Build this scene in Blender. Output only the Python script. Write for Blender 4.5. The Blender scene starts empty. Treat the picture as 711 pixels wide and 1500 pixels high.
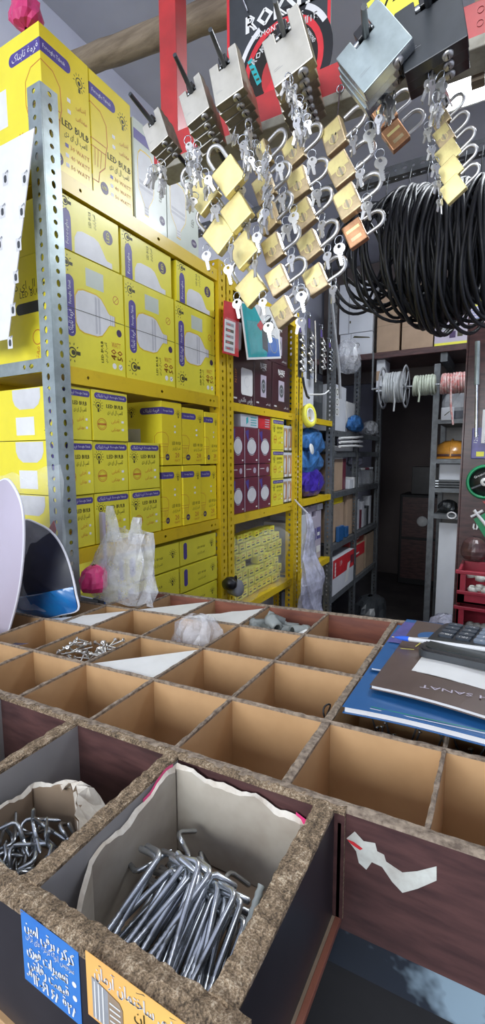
import bpy, bmesh, math, random
from mathutils import Vector, Matrix
random.seed(7)
R = math.radians
sc = bpy.context.scene
col = sc.collection
# ------------------------------------------------------------------ camera
FPX = 680.0
YAW, PIT, ROL = R(29.6), R(6.9), R(.2)
CAM = Vector((0, 0, 1.35))
Fw = Vector((-math.sin(YAW)*math.cos(PIT), math.cos(YAW)*math.cos(PIT), -math.sin(PIT)))
rt = Vector((math.cos(YAW), math.sin(YAW), 0)); dn = Fw.cross(rt)
RT = rt*math.cos(ROL) + dn*math.sin(ROL); DN = -rt*math.sin(ROL) + dn*math.cos(ROL)
def ray(x, y): return Fw + RT*((x-355.5)/FPX) + DN*((y-750)/FPX)
def hit(x, y, ax, v):
    d = ray(x, y); return CAM + d*((v-CAM[ax])/d[ax])
def hx(x, y, v): return hit(x, y, 0, v)
def hy(x, y, v): return hit(x, y, 1, v)
def hz(x, y, v): return hit(x, y, 2, v)
cd = bpy.data.cameras.new('camera'); cam = bpy.data.objects.new('camera', cd); col.objects.link(cam)
cd.sensor_fit = 'HORIZONTAL'; cd.sensor_width = 36; cd.lens = FPX/711*36; cd.clip_start = .01
cam.matrix_world = Matrix(((RT.x, -DN.x, -Fw.x, 0), (RT.y, -DN.y, -Fw.y, 0), (RT.z, -DN.z, -Fw.z, CAM.z), (0, 0, 0, 1)))
sc.camera = cam
# ------------------------------------------------------------------ materials
def nodes(name):
    m = bpy.data.materials.new(name); m.use_nodes = True
    nt = m.node_tree; b = nt.nodes['Principled BSDF']
    return m, nt, b
def ramp(nt, fac, stops):
    r = nt.nodes.new('ShaderNodeValToRGB')
    while len(r.color_ramp.elements) < len(stops): r.color_ramp.elements.new(.5)
    for e, (p, c) in zip(r.color_ramp.elements, stops): e.position = p; e.color = (*c, 1)
    nt.links.new(fac, r.inputs[0]); return r.outputs[0]
def noise(nt, scale, detail=4, rough=.6, stretch=None):
    tc = nt.nodes.new('ShaderNodeTexCoord'); n = nt.nodes.new('ShaderNodeTexNoise')
    n.inputs['Scale'].default_value = scale; n.inputs['Detail'].default_value = detail; n.inputs['Roughness'].default_value = rough
    if stretch:
        mp = nt.nodes.new('ShaderNodeMapping'); mp.inputs['Scale'].default_value = stretch
        nt.links.new(tc.outputs['Object'], mp.inputs[0]); nt.links.new(mp.outputs[0], n.inputs['Vector'])
    else: nt.links.new(tc.outputs['Object'], n.inputs['Vector'])
    return n.outputs['Fac']
def bump(nt, b, fac, s, d=.002):
    bp = nt.nodes.new('ShaderNodeBump'); bp.inputs['Strength'].default_value = s; bp.inputs['Distance'].default_value = d
    nt.links.new(fac, bp.inputs['Height']); nt.links.new(bp.outputs[0], b.inputs['Normal'])
def mk(name, c, rough=.5, metal=0, var=.12, scale=30, bmp=0, coat=0, c2=None, stretch=None, pos=(.35, .65)):
    m, nt, b = nodes(name)
    f = noise(nt, scale, stretch=stretch)
    lo = c2 or tuple(x*(1-var) for x in c); hi = c if c2 else tuple(min(1, x*(1+var)) for x in c)
    nt.links.new(ramp(nt, f, [(pos[0], lo), (pos[1], hi)]), b.inputs['Base Color'])
    b.inputs['Roughness'].default_value = rough; b.inputs['Metallic'].default_value = metal
    b.inputs['Coat Weight'].default_value = coat; b.inputs['Coat Roughness'].default_value = .15
    if bmp: bump(nt, b, f, bmp)
    return m
def emit(name, c, s):
    m, nt, b = nodes(name); b.inputs['Base Color'].default_value = (*c, 1)
    b.inputs['Emission Color'].default_value = (*c, 1); b.inputs['Emission Strength'].default_value = s
    return m
def film(name, c, alpha, rough=.15, scale=25, bmp=.6):
    m, nt, b = nodes(name); b.inputs['Base Color'].default_value = (*c, 1); b.inputs['Roughness'].default_value = rough
    b.inputs['Coat Weight'].default_value = .6
    f = noise(nt, scale, 5); a = nt.nodes.new('ShaderNodeMapRange')
    a.inputs[1].default_value = .3; a.inputs[2].default_value = .7; a.inputs[3].default_value = alpha*.6; a.inputs[4].default_value = min(1, alpha*1.4)
    nt.links.new(f, a.inputs[0]); nt.links.new(a.outputs[0], b.inputs['Alpha']); bump(nt, b, f, bmp, .01)
    return m
M = dict(
 yel=mk('yellow_carton', (.86, .68, .02), .42, var=.06, scale=8, coat=.25),
 yel_lit_side=mk('yellow_carton_lit_side', (.90, .78, .04), .42, var=.05, scale=8, coat=.25),  # carton yellow lightened for the sides that face the doorway light
 lime=mk('lime_carton', (.78, .70, .045), .42, var=.06, scale=8, coat=.25),
 pale=mk('pale_carton', (.55, .60, .52), .4, var=.06, scale=6, coat=.3),
 purple=mk('print_purple', (.085, .06, .27), .4, var=.15), ink=mk('print_ink', (.05, .045, .012), .5), orange=mk('print_orange', (.62, .22, .03), .5),
 badge=mk('print_badge', (.06, .03, .10), .4), white=mk('print_white', (.8, .8, .78), .45, var=.03), bulb=mk('print_bulb', (.68, .68, .68), .4, var=.10, scale=9),
 bulb2=mk('print_bulb_shade', (.50, .50, .52), .4, var=.10, scale=9), red=mk('print_red', (.6, .03, .04), .45), blue=mk('print_blue', (.05, .16, .5), .45), teal=mk('print_teal', (.03, .38, .40), .4),
 shelf_yel=mk('shelf_yellow_paint', (.72, .50, .012), .38, c2=(.60, .40, .012), scale=14, coat=.2, pos=(.3, .45)),
 hole=mk('hole_dark', (.012, .010, .008), .8),
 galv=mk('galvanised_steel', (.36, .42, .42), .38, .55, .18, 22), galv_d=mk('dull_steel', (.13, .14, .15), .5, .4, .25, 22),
 steel=mk('zinc_steel', (.50, .53, .56), .27, .92, .22, 40), steel_l=mk('bright_steel', (.66, .65, .62), .34, .85, .12, 60), steel_lk=mk('satin_nickel', (.62, .59, .51), .38, .45, .08, 25),
 lock_side=mk('brushed_lock_side', (.38, .34, .24), .34, .7, .3, 40), brass=mk('brass_gold', (.95, .78, .34), .36, .5, .12, 50), brass_d=mk('brass_dull', (.62, .48, .28), .36, .6, .25, 60),
 copper=mk('copper_brown', (.52, .27, .14), .35, .7, .25, 50), black=mk('black_plastic', (.012, .012, .014), .35, coat=.3), blackr=mk('black_rubber', (.011, .012, .015), .50, coat=.08),
 charcoal=mk('charcoal_plastic', (.04, .045, .05), .4, coat=.2),
 redp=mk('red_paint', (.52, .035, .035), .42, c2=(.36, .03, .03), scale=12, coat=.3), redc=mk('red_crate_plastic', (.33, .025, .045), .4, coat=.2),
 wood=mk('raw_beam_wood', (.30, .24, .17), .7, c2=(.17, .13, .09), scale=8, stretch=(1, 8, 8), bmp=.4), strip=mk('pale_strip', (.42, .40, .33), .6, c2=(.26, .24, .19), scale=30),
 mdf=mk('tan_hardboard', (.54, .335, .165), .62, c2=(.45, .27, .125), scale=9, bmp=.05), mdf_e=mk('worn_board_edge', (.34, .27, .20), .85, c2=(.13, .095, .07), scale=140, bmp=.8),
 maroon=mk('dark_maroon_laminate', (.10, .045, .042), .42, c2=(.042, .019, .020), scale=13, stretch=(1, 1, 5), bmp=.1, coat=.15),
 grey_lam=mk('grey_laminate', (.30, .29, .285), .45, var=.12, scale=6), dark_lam=mk('black_laminate', (.022, .02, .024), .38, var=.3, scale=7), redwood=mk('red_brown_board', (.28, .10, .06), .5, c2=(.15, .055, .04), scale=7, stretch=(1, 1, 6)),
 kraft=mk('kraft_cardboard', (.40, .28, .19), .75, var=.10, scale=6), carton_in=mk('grey_board_inside', (.48, .44, .37), .85, c2=(.36, .31, .25), scale=14, bmp=.1), torn=mk('torn_paper_ply', (.70, .66, .58), .9, c2=(.50, .44, .36), scale=40, bmp=.4),
 brown_in=mk('brown_board_inside', (.30, .22, .15), .8, var=.12, scale=10),
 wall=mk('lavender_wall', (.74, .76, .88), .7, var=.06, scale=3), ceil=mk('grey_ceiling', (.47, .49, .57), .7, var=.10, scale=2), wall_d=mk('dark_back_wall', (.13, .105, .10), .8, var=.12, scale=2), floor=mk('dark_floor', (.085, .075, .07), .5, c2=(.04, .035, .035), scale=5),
 blueworn=mk('worn_blue_metal', (.26, .36, .44), .35, c2=(.015, .022, .035), scale=12, pos=(.46, .58), coat=.2), dark=mk('dark_cabinet', (.012, .012, .014), .6),
 maroonbox=mk('maroon_carton', (.16, .03, .05), .45, var=.12, scale=10, coat=.2), blackbox=mk('black_carton', (.018, .013, .016), .35, c2=(.05, .012, .02), scale=6, pos=(.5, .75), coat=.2),
 whitebox=mk('white_carton', (.62, .64, .68), .55, var=.05, scale=5), grey=mk('grey_plastic', (.30, .31, .33), .45, var=.1), navy=mk('navy_sheet', (.008, .011, .028), .45, var=.2, coat=.1), lilac=mk('lilac_sheet', (.50, .45, .54), .4, var=.05, scale=4, coat=.2), rim=mk('white_rim', (.78, .78, .84), .4, var=.03),
 skyblue=mk('glossy_blue_sheet', (.01, .19, .50), .22, c2=(.01, .10, .34), scale=10, coat=.6), bookb=mk('blue_book_cover', (.02, .11, .30), .35, var=.1, scale=6, coat=.3), bookbr=mk('brown_book_cover', (.115, .075, .06), .38, c2=(.085, .055, .045), scale=8, coat=.25), paper=mk('paper', (.68, .68, .66), .7, var=.03),
 pvc=mk('grey_pvc', (.24, .26, .25), .45, var=.1), green=mk('green_plastic', (.01, .26, .10), .35), pink=mk('pink_plastic', (.72, .05, .20), .35, coat=.3), amber=mk('amber_shell', (.50, .22, .03), .3, coat=.4),
 purplebag=mk('purple_foil', (.06, .03, .36), .25, .1, .35, 30, .8), bluebag=mk('blue_foil', (.05, .17, .42), .3, .1, .5, 25, .8), wirew=mk('white_wire', (.42, .44, .45), .5), wireg=mk('cream_wire', (.42, .46, .38), .5), wirer=mk('red_wire', (.50, .14, .13), .45, c2=(.6, .5, .48), scale=60),
 vio=mk('violet_pack', (.10, .09, .28), .4, var=.2), gold=mk('yellow_card', (.82, .78, .08), .5, var=.04), bluepen=mk('pen_blue', (.03, .12, .62), .3), lcd=mk('calculator_window', (.020, .026, .026), .30, var=.02), keyg=mk('calculator_keys_grey', (.16, .20, .26), .4), keyd=mk('calculator_keys_dark', (.03, .04, .055), .4),
 sticko=mk('sticker_orange', (.86, .30, .14), .4, c2=(.84, .58, .14), scale=5, coat=.2), stickb=mk('sticker_blue', (.03, .14, .55), .35, c2=(.06, .25, .62), scale=8, coat=.3), scuff=mk('scuffed_paper', (.60, .62, .57), .8, c2=(.44, .42, .38), scale=40),
 clear=film('clear_film', (.85, .90, .92), .19, .1, 30, 1), cloudy=film('cloudy_film', (.74, .76, .80), .36, .16, 30, 1), milky=film('milky_film', (.62, .63, .78), .72, .3, 30), clearbox=film('clear_blister', (.8, .84, .88), .12, .08),
 dark_floor=mk('shaded_tray_floor', (.055, .038, .025), .8, var=.2, scale=20),  # unused; tray floor with the compartment shade put into its colour
 lamp=emit('lamp_glow', (.92, .96, 1.0), 9.0),
)
# chipboard: pressed flakes
def chip():
    m, nt, b = nodes('chipboard_flakes')
    n1 = noise(nt, 320, 3, .6, (1, .5, .8)); n2 = noise(nt, 60, 5, .7); n3 = noise(nt, 700, 2, .5)
    ad = nt.nodes.new('ShaderNodeMath'); ad.operation = 'ADD'; nt.links.new(n1, ad.inputs[0]); nt.links.new(n2, ad.inputs[1])
    ad2 = nt.nodes.new('ShaderNodeMath'); ad2.operation = 'ADD'; nt.links.new(ad.outputs[0], ad2.inputs[0]); nt.links.new(n3, ad2.inputs[1])
    ml = nt.nodes.new('ShaderNodeMath'); ml.operation = 'MULTIPLY'; ml.inputs[1].default_value = .333; nt.links.new(ad2.outputs[0], ml.inputs[0])
    o = ramp(nt, ml.outputs[0], [(.38, (.050, .034, .022)), (.45, (.15, .105, .062)), (.53, (.29, .205, .125)), (.62, (.55, .45, .32))])
    nt.links.new(o, b.inputs['Base Color']); b.inputs['Roughness'].default_value = .85; bump(nt, b, ml.outputs[0], 1, .006)
    return m
M['chip'] = chip()
# ------------------------------------------------------------------ mesh builder
TXT = {}
def text_geo(s):
    if s not in TXT:
        c = bpy.data.curves.new('t', 'FONT'); c.body = s; c.size = 1; c.resolution_u = 1; c.align_x = 'CENTER'; c.align_y = 'CENTER'
        o = bpy.data.objects.new('t', c); col.objects.link(o); bpy.context.view_layer.update()
        dg = bpy.context.evaluated_depsgraph_get(); e = o.evaluated_get(dg); m = e.to_mesh()
        vs = [(v.co.x, v.co.y) for v in m.vertices]; fs = [tuple(p.vertices) for p in m.polygons]
        e.to_mesh_clear(); bpy.data.objects.remove(o); bpy.data.curves.remove(c)
        xs = [v[0] for v in vs] or [0]; TXT[s] = (vs, fs, max(xs)-min(xs), (max(xs)+min(xs))/2)
    return TXT[s]
FORMS = {'ا': (0xFE8D, 2), 'آ': (0xFE81, 2), 'ب': (0xFE8F, 4), 'ت': (0xFE95, 4), 'ج': (0xFE9D, 4), 'خ': (0xFEA5, 4), 'د': (0xFEA9, 2), 'ر': (0xFEAD, 2), 'ز': (0xFEAF, 2), 'س': (0xFEB1, 4), 'ش': (0xFEB5, 4), 'ص': (0xFEB9, 4), 'ع': (0xFEC9, 4), 'غ': (0xFECD, 4), 'ف': (0xFED1, 4), 'ق': (0xFED5, 4), 'ل': (0xFEDD, 4), 'م': (0xFEE1, 4), 'ن': (0xFEE5, 4), 'ه': (0xFEE9, 4), 'و': (0xFEED, 2), 'پ': (0xFB56, 4), 'ک': (0xFB8E, 4), 'گ': (0xFB92, 4), 'ی': (0xFBFC, 4), 'ح': (0xFEA1, 4)}
def fa(s):
    """joins Persian letters and returns them in drawing order, left to right"""
    out = []
    for w in s.split(' '):
        g = []
        for i, ch in enumerate(w):
            if ch not in FORMS: g.append(ch); continue
            b, k = FORMS[ch]
            pv = i > 0 and w[i-1] in FORMS and FORMS[w[i-1]][1] == 4
            nx = k == 4 and i+1 < len(w) and w[i+1] in FORMS
            g.append(chr(b + (3 if pv and nx else 2 if nx else 1 if pv else 0)))
        if w and all(c in '۰۱۲۳۴۵۶۷۸۹-' for c in w): out.append(w)
        else: out.append(''.join(reversed(g)))
    return ' '.join(reversed(out))
class MB:
    def __init__(s): s.v = []; s.f = []; s.m = []; s.mats = []; s.sm = []; s.X = Matrix.Identity(4); s.frame()
    def mi(s, m):
        if m not in s.mats: s.mats.append(m)
        return s.mats.index(m)
    def add(s, vs, fs, m, smooth=False, X=None):
        n = len(s.v); T = X if X is not None else s.X
        s.v += [tuple(T @ Vector(p)) for p in vs]; k = s.mi(m)
        for f in fs: s.f.append(tuple(i+n for i in f)); s.m.append(k); s.sm.append(smooth)
    def box(s, a, b, m, faces=None):
        x0, y0, z0 = a; x1, y1, z1 = b
        v = [(x0, y0, z0), (x1, y0, z0), (x1, y1, z0), (x0, y1, z0), (x0, y0, z1), (x1, y0, z1), (x1, y1, z1), (x0, y1, z1)]
        s.add(v, [(3, 2, 1, 0), (4, 5, 6, 7), (0, 1, 5, 4), (1, 2, 6, 5), (2, 3, 7, 6), (3, 0, 4, 7)], m)
        return s
    def bbox(s, a, b, m, e=.003):
        """box with chamfered edges"""
        bm = bmesh.new(); bmesh.ops.create_cube(bm, size=1)
        for q in bm.verts: q.co = Vector((a[i]+(b[i]-a[i])*(q.co[i]+.5) for i in range(3)))
        bmesh.ops.bevel(bm, geom=bm.edges[:], offset=e, segments=2, affect='EDGES', profile=.5)
        s.bm(bm, m); return s
    def bm(s, bm, m, smooth=False):
        bm.verts.index_update()
        s.add([q.co[:] for q in bm.verts], [tuple(v.index for v in f.verts) for f in bm.faces], m, smooth); bm.free()
    def tube(s, pts, r, m, n=8, closed=False, rad=None, caps=True):
        pts = [Vector(p) for p in pts]; N = len(pts); vs = []; fs = []; up = None
        for i, p in enumerate(pts):
            a = pts[(i-1) % N] if (i or closed) else p; b = pts[(i+1) % N] if (i < N-1 or closed) else p
            t = (b-a).normalized() if (b-a).length > 1e-9 else Vector((0, 0, 1))
            if up is None: up = t.orthogonal().normalized()
            up = (up - t*up.dot(t)); up = up.normalized() if up.length > 1e-6 else t.orthogonal().normalized()
            w = t.cross(up); rr = rad[i] if rad else r
            for k in range(n):
                c = 2*math.pi*k/n; vs.append(p + up*(math.cos(c)*rr) + w*(math.sin(c)*rr))
        M_ = N if closed else N-1
        for i in range(M_):
            j = (i+1) % N
            for k in range(n): fs.append((i*n+k, i*n+(k+1) % n, j*n+(k+1) % n, j*n+k))
        s.add(vs, fs, m, True)
        if caps and not closed: s.add(vs[:n], [tuple(range(n))[::-1]], m); s.add(vs[-n:], [tuple(range(n))], m)
        return s
    def lathe(s, prof, m, n=20, X=None):
        vs = []; fs = []; L = len(prof)
        for k in range(n):
            c = 2*math.pi*k/n
            for r, z in prof: vs.append((r*math.cos(c), r*math.sin(c), z))
        for k in range(n):
            for i in range(L-1): fs.append((k*L+i, ((k+1) % n)*L+i, ((k+1) % n)*L+i+1, k*L+i+1))
        s.add(vs, fs, m, True, (s.X @ X) if X is not None else None); return s
    def prism(s, poly, h0, h1, m, m2=None, X=None):
        n = len(poly); T = (s.X @ X) if X is not None else None
        vs = [(x, y, h0) for x, y in poly] + [(x, y, h1) for x, y in poly]
        s.add(vs, [tuple(range(n))[::-1], tuple(range(n, 2*n))], m, False, T)
        s.add(vs, [(i, (i+1) % n, n+(i+1) % n, n+i) for i in range(n)], m2 or m, False, T); return s
    # printing on a face: origin, u, v axes
    def frame(s, o=(0, 0, 0), u=(1, 0, 0), v=(0, 1, 0)):
        s.o = Vector(o); s.u = Vector(u).normalized(); s.w = Vector(v).normalized(); s.n = s.u.cross(s.w).normalized(); return s
    def P(s, a, b, l=1): return s.o + s.u*a + s.w*b + s.n*(.0002*l)
    def poly(s, pts, m, l=1): s.add([s.P(a, b, l) for a, b in pts], [tuple(range(len(pts)))], m); return s
    def rect(s, a0, b0, a1, b1, m, l=1): return s.poly([(a0, b0), (a1, b0), (a1, b1), (a0, b1)], m, l)
    def pill(s, a0, b0, a1, b1, m, l=1, k=8, left=True, right=True):
        w, h = a1-a0, b1-b0; r = min(w, h)/2; pts = []
        cs = [(a1-r, b0+r, -90, right), (a1-r, b1-r, 0, right), (a0+r, b1-r, 90, left), (a0+r, b0+r, 180, left)]
        for cx, cy, st, on in cs:
            if not on:
                pts.append((a1 if cx > (a0+a1)/2 or (w < h and st in (-90, 0)) else a0, b0 if st in (-90, 180) else b1)); continue
            for i in range(k+1):
                t = R(st+90*i/k); pts.append((cx+r*math.cos(t), cy+r*math.sin(t)))
        return s.poly(pts, m, l)
    def disc(s, a, b, r, m, l=1, n=20, ry=None):
        return s.poly([(a+r*math.cos(2*math.pi*i/n), b+(ry or r)*math.sin(2*math.pi*i/n)) for i in range(n)], m, l)
    def ring(s, a, b, r, w, m, l=1, n=24, t0=0, t1=360):
        vs = []
        for i in range(n+1):
            t = R(t0+(t1-t0)*i/n)
            vs += [s.P(a+r*math.cos(t), b+r*math.sin(t), l), s.P(a+(r-w)*math.cos(t), b+(r-w)*math.sin(t), l)]
        s.add(vs, [(2*i+1, 2*i, 2*i+2, 2*i+3) for i in range(n)], m); return s
    def line(s, a0, b0, a1, b1, w, m, l=1):
        d = Vector((a1-a0, b1-b0)).normalized(); q = Vector((-d.y, d.x))*w/2
        return s.poly([(a0-q.x, b0-q.y), (a1-q.x, b1-q.y), (a1+q.x, b1+q.y), (a0+q.x, b0+q.y)], m, l)
    def text(s, t, a, b, size, m, rot=0, l=2, width=None, bold=0):
        vs, fs, w, cx = text_geo(t); k = (width/w) if width and w else size
        c, d = math.cos(R(rot)), math.sin(R(rot))
        for ox in ((0, bold, -bold) if bold else (0,)):
            s.add([s.P(a+((x-cx)*k+ox*size)*c-(y*size)*d, b+((x-cx)*k+ox*size)*d+(y*size)*c, l+abs(ox)*3) for x, y in vs], fs, m)
        return s
    def build(s, name, parent=None, bevel=0):
        me = bpy.data.meshes.new(name); me.from_pydata(s.v, [], s.f)
        for m in s.mats: me.materials.append(M[m])
        me.polygons.foreach_set('material_index', s.m); me.polygons.foreach_set('use_smooth', s.sm); me.update()
        o = bpy.data.objects.new(name, me); col.objects.link(o)
        if parent is not None: o.parent = parent
        if bevel:
            q = o.modifiers.new('bevel', 'BEVEL'); q.width = bevel; q.segments = 2; q.limit_method = 'ANGLE'; q.angle_limit = R(50)
        return o
def tag(o, label, cat, group=None, kind=None):
    if label: o['label'] = label
    if cat: o['category'] = cat
    if group: o['group'] = group
    if kind: o['kind'] = kind
    return o
def struct(o): o['kind'] = 'structure'; return o
def empty(name, loc=(0, 0, 0)):
    o = bpy.data.objects.new(name, None); o.empty_display_size = .02; col.objects.link(o); o.location = loc; return o
KIDS = {}
def kids(root):
    return [o for o in col.objects if o.parent == root]
def dup(root, label=None, loc=None, rot=None, scale=None, group=None):
    r = root.copy(); col.objects.link(r)
    if root.name not in KIDS: KIDS[root.name] = [(c, kids(c)) for c in kids(root)]
    for c, gs in KIDS[root.name]:
        d = c.copy(); col.objects.link(d); d.parent = r
        for g in gs:
            e = g.copy(); col.objects.link(e); e.parent = d
    if label: r['label'] = label
    if group: r['group'] = group
    if loc is not None: r.location = loc
    if rot is not None: r.rotation_euler = rot
    if scale is not None: r.scale = scale
    return r
class Proto:
    """first use moves the thing itself, later uses copy it"""
    def __init__(s, root): s.r = root; s.used = False; s.base = KIDS.setdefault(root.name, [(c, kids(c)) for c in kids(root)])
    def put(s, label, loc=None, rot=None, scale=None, mat=None, group=None):
        if not s.used:
            s.used = True; o = s.r; o['label'] = label
            if group: o['group'] = group
            if loc is not None: o.location = loc
            if rot is not None: o.rotation_euler = rot
            if scale is not None: o.scale = scale
        else: o = dup(s.r, label, loc, rot, scale, group)
        if mat is not None: o.rotation_mode = 'QUATERNION'; o.matrix_basis = mat
        return o
ORD = ['first', 'second', 'third', 'fourth', 'fifth', 'sixth', 'seventh', 'eighth', 'ninth', 'tenth']
def crumple(rings, n, amp, seed):
    """closed bag-like surface through rings (center, rx, ry) with creases"""
    rnd = random.Random(seed); vs = []; fs = []
    ph = [rnd.uniform(0, 6.28) for _ in range(8)]
    for j, (c, rx, ry) in enumerate(rings):
        for k in range(n):
            t = 2*math.pi*k/n
            q = 1 + amp*(math.sin(3*t+ph[0]+j*.7)*.5+math.sin(7*t+ph[1]-j*1.1)*.4+rnd.uniform(-.6, .6)*.5)
            vs.append((c[0]+rx*q*math.cos(t), c[1]+ry*q*math.sin(t), c[2]+rnd.uniform(-1, 1)*amp*.01))
    L = len(rings)
    for j in range(L-1):
        for k in range(n): fs.append((j*n+k, j*n+(k+1) % n, (j+1)*n+(k+1) % n, (j+1)*n+k))
    return vs, fs
# ================================================================== SETTING
m = MB().box((-1.36, -2.6, -.05), (1.7, 6.2, 0), 'floor'); struct(m.build('floor'))
m = MB().box((-1.36, -2.6, 2.78), (1.7, 6.2, 2.85), 'ceil'); struct(m.build('ceiling'))
m = MB().box((-1.42, -2.6, 0), (-1.36, 6.2, 2.78), 'wall'); struct(m.build('wall_left'))
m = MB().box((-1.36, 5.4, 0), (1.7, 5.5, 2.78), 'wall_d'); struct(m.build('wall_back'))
m = MB().box((1.7, -2.6, 0), (1.76, 6.2, 2.78), 'wall'); struct(m.build('wall_right'))
# ceiling panel lamp
t = tag(empty('ceiling_lamp', (.05, 2.12, 2.78)), 'bright white rectangular ceiling lamp glowing beyond the red rail', 'lamp')
MB().bbox((-.36, -.27, -.03), (.6, .13, 0), 'white', .004).build('housing', t)
MB().box((-.34, -.25, -.034), (.58, .11, -.0305), 'lamp').build('diffuser', t)

# ================================================================== SLOTTED ANGLE & SHELVES
def flange(mb, L, w, mat, o, ud, vd, th=.0025, pitch=.0255, slot=(.0055, .0085), skip=None):
    """strip with real slotted holes: length along ud, width along vd"""
    o = Vector(o); ud = Vector(ud); vd = Vector(vd); nd = ud.cross(vd).normalized()
    n = max(1, int(L/pitch)); p = L/n; vs = []; fs = []
    for i in range(n):
        c = (i+.5)*p; a = c-p/2; b = c+p/2; base = len(vs)
        sl = slot[1] if i % 2 else slot[0]; hr = slot[0]
        corner = [(a, 0), (c, 0), (b, 0), (b, w/2), (b, w), (c, w), (a, w), (a, w/2)]
        hole = [(c-sl*.6, w/2-hr*.8), (c, w/2-hr), (c+sl*.6, w/2-hr*.8), (c+sl, w/2), (c+sl*.6, w/2+hr*.8), (c, w/2+hr), (c-sl*.6, w/2+hr*.8), (c-sl, w/2)]
        for z in (0, th):
            for x, y in corner+hole: vs.append(o+ud*x+vd*y+nd*z)
        for k in range(8):
            k2 = (k+1) % 8
            if skip and skip(i, n): continue
            fs.append((base+k, base+8+k, base+8+k2, base+k2)); fs.append((base+16+k, base+16+k2, base+24+k2, base+24+k))
            fs.append((base+8+k, base+24+k, base+24+k2, base+8+k2))
        if skip and skip(i, n):
            fs.append(tuple(base+k for k in range(7, -1, -1))); fs.append(tuple(base+16+k for k in range(8)))
        fs.append((base+0, base+1, base+2, base+18, base+17, base+16)); fs.append((base+4, base+5, base+6, base+22, base+21, base+20))
        if i == 0: fs.append((base+6, base+7, base+0, base+16, base+23, base+22))
        if i == n-1: fs.append((base+2, base+3, base+4, base+20, base+19, base+18))
    mb.add(vs, fs, mat)
def post(y, z0, z1, mat, name='post', parent=None, w=.042, side=1, x=-.9):
    """L post: one flange in the front plane, one running back"""
    b = MB()
    flange(b, z1-z0, w, mat, (x, y, z0), (0, 0, 1), (0, side, 0) if side > 0 else (0, -1, 0))
    flange(b, z1-z0, w, mat, (x-.0005, y, z0), (0, 0, 1), (-1, 0, 0))
    return b.build(name, parent)
XB = -1.30
def beam(b, y0, y1, z0, z1, mat, x=-.904):
    L = y1-y0
    flange(b, L, z1-z0, mat, (x, y0, z0), (0, 1, 0), (0, 0, 1), th=-.002, pitch=.021, slot=(.0042, .0062), skip=lambda i, n: not (i in (2, n-3, n//2) or i == n-2))
    b.box((x-.03, y0, z1-.003), (x-.002, y1, z1), mat); b.box((x-.02, y0, z0), (x-.002, y1, z0+.003), mat)
def deck(name, root, y0, y1, z, zb, mat, xb=XB):
    b = MB(); beam(b, y0, y1, zb, z, mat); beam(b, y0, y1, zb, z, mat, xb+.03)
    b.box((xb, y0, z-.006), (-.93, y1, z-.0032), mat)
    return b.build(name, root)
# bays: yellow one, yellow two, yellow three, grey four
rk = tag(empty('shelving_unit', (0, 0, 0)), 'yellow and grey slotted steel shelving along the left wall holding cartons', 'shelving')
p = post(.73, 0, 2.135, 'galv', parent=rk); p['label'] = 'grey galvanised corner post'
post(1.425, 0, 2.02, 'shelf_yel', parent=rk); 
post(1.515, 0, 2.02, 'shelf_yel', parent=rk, side=-1)
post(2.095, 0, 2.02, 'shelf_yel', parent=rk); post(2.19, 0, 2.0, 'shelf_yel', parent=rk, side=-1)
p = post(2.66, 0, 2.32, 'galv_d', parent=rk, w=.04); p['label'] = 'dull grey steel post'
for y in (.733, 1.47, 2.14, 2.70):
    b = MB(); flange(b, 2.0, .04, 'galv' if y < 1 else 'shelf_yel', (XB, y, 0), (0, 0, 1), (1, 0, 0)); b.build('post', rk)
for y0, y1, zs in ((.775, 1.425, ((1.985, 1.948), (1.56, 1.521), (1.122, 1.086), (.74, .704), (.22, .19))),
                   (1.468, 2.094, ((1.985, 1.950), (1.549, 1.518), (1.122, 1.087), (.742, .71), (.22, .19))),
                   (2.15, 2.66, ((1.549, 1.519), (1.122, 1.09), (.742, .71), (.22, .19)))):
    for z, zb in zs:
        deck('shelf_board', rk, y0, y1, z, zb, 'shelf_yel')
# end frame of the grey post: cross rails seen from the open end
for z in (1.545, .95):
    b = MB(); flange(b, .36, .03, 'galv', (-.945, .731, z), (-1, 0, 0), (0, 0, 1), skip=lambda i, n: i not in (1, 2, 8)); 
    o = b.build('side_rail', rk); o['label'] = 'grey side rail'

# ------------------------------------------------------------------ printed bulb cartons
PW = 'لامپ ال ای دی'
def logo(b, a, v, r, mat='ink'):
    b.ring(a, v, r, r*.22, mat, 1, 14); b.disc(a, v-r*.1, r*.45, mat, 1, 8)
    b.rect(a-r*.3, v-r*1.9, a+r*.3, v-r*1.05, mat, 1)
    for k in range(-2, 7):
        t = R(k*30+0); 
        if k in (-2, -1) and False: continue
        b.line(a+math.cos(t)*r*1.3, v+math.sin(t)*r*1.3, a+math.cos(t)*r*1.75, v+math.sin(t)*r*1.75, r*.16, mat, 1)
def logo_s(b, a, v, r):      # the same sign lying on its side
    b.ring(a, v, r, r*.25, 'ink', 1, 14); b.disc(a+r*.2, v, r*.5, 'ink', 1, 8); b.rect(a+r*1.0, v-r*.35, a+r*1.9, v+r*.35, 'ink', 1)
    for k in range(8):
        t = R(40+k*35); b.line(a+math.cos(t)*r*1.4, v+math.sin(t)*r*1.4, a+math.cos(t)*r*1.8, v+math.sin(t)*r*1.8, r*.18, 'ink', 1)
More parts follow.
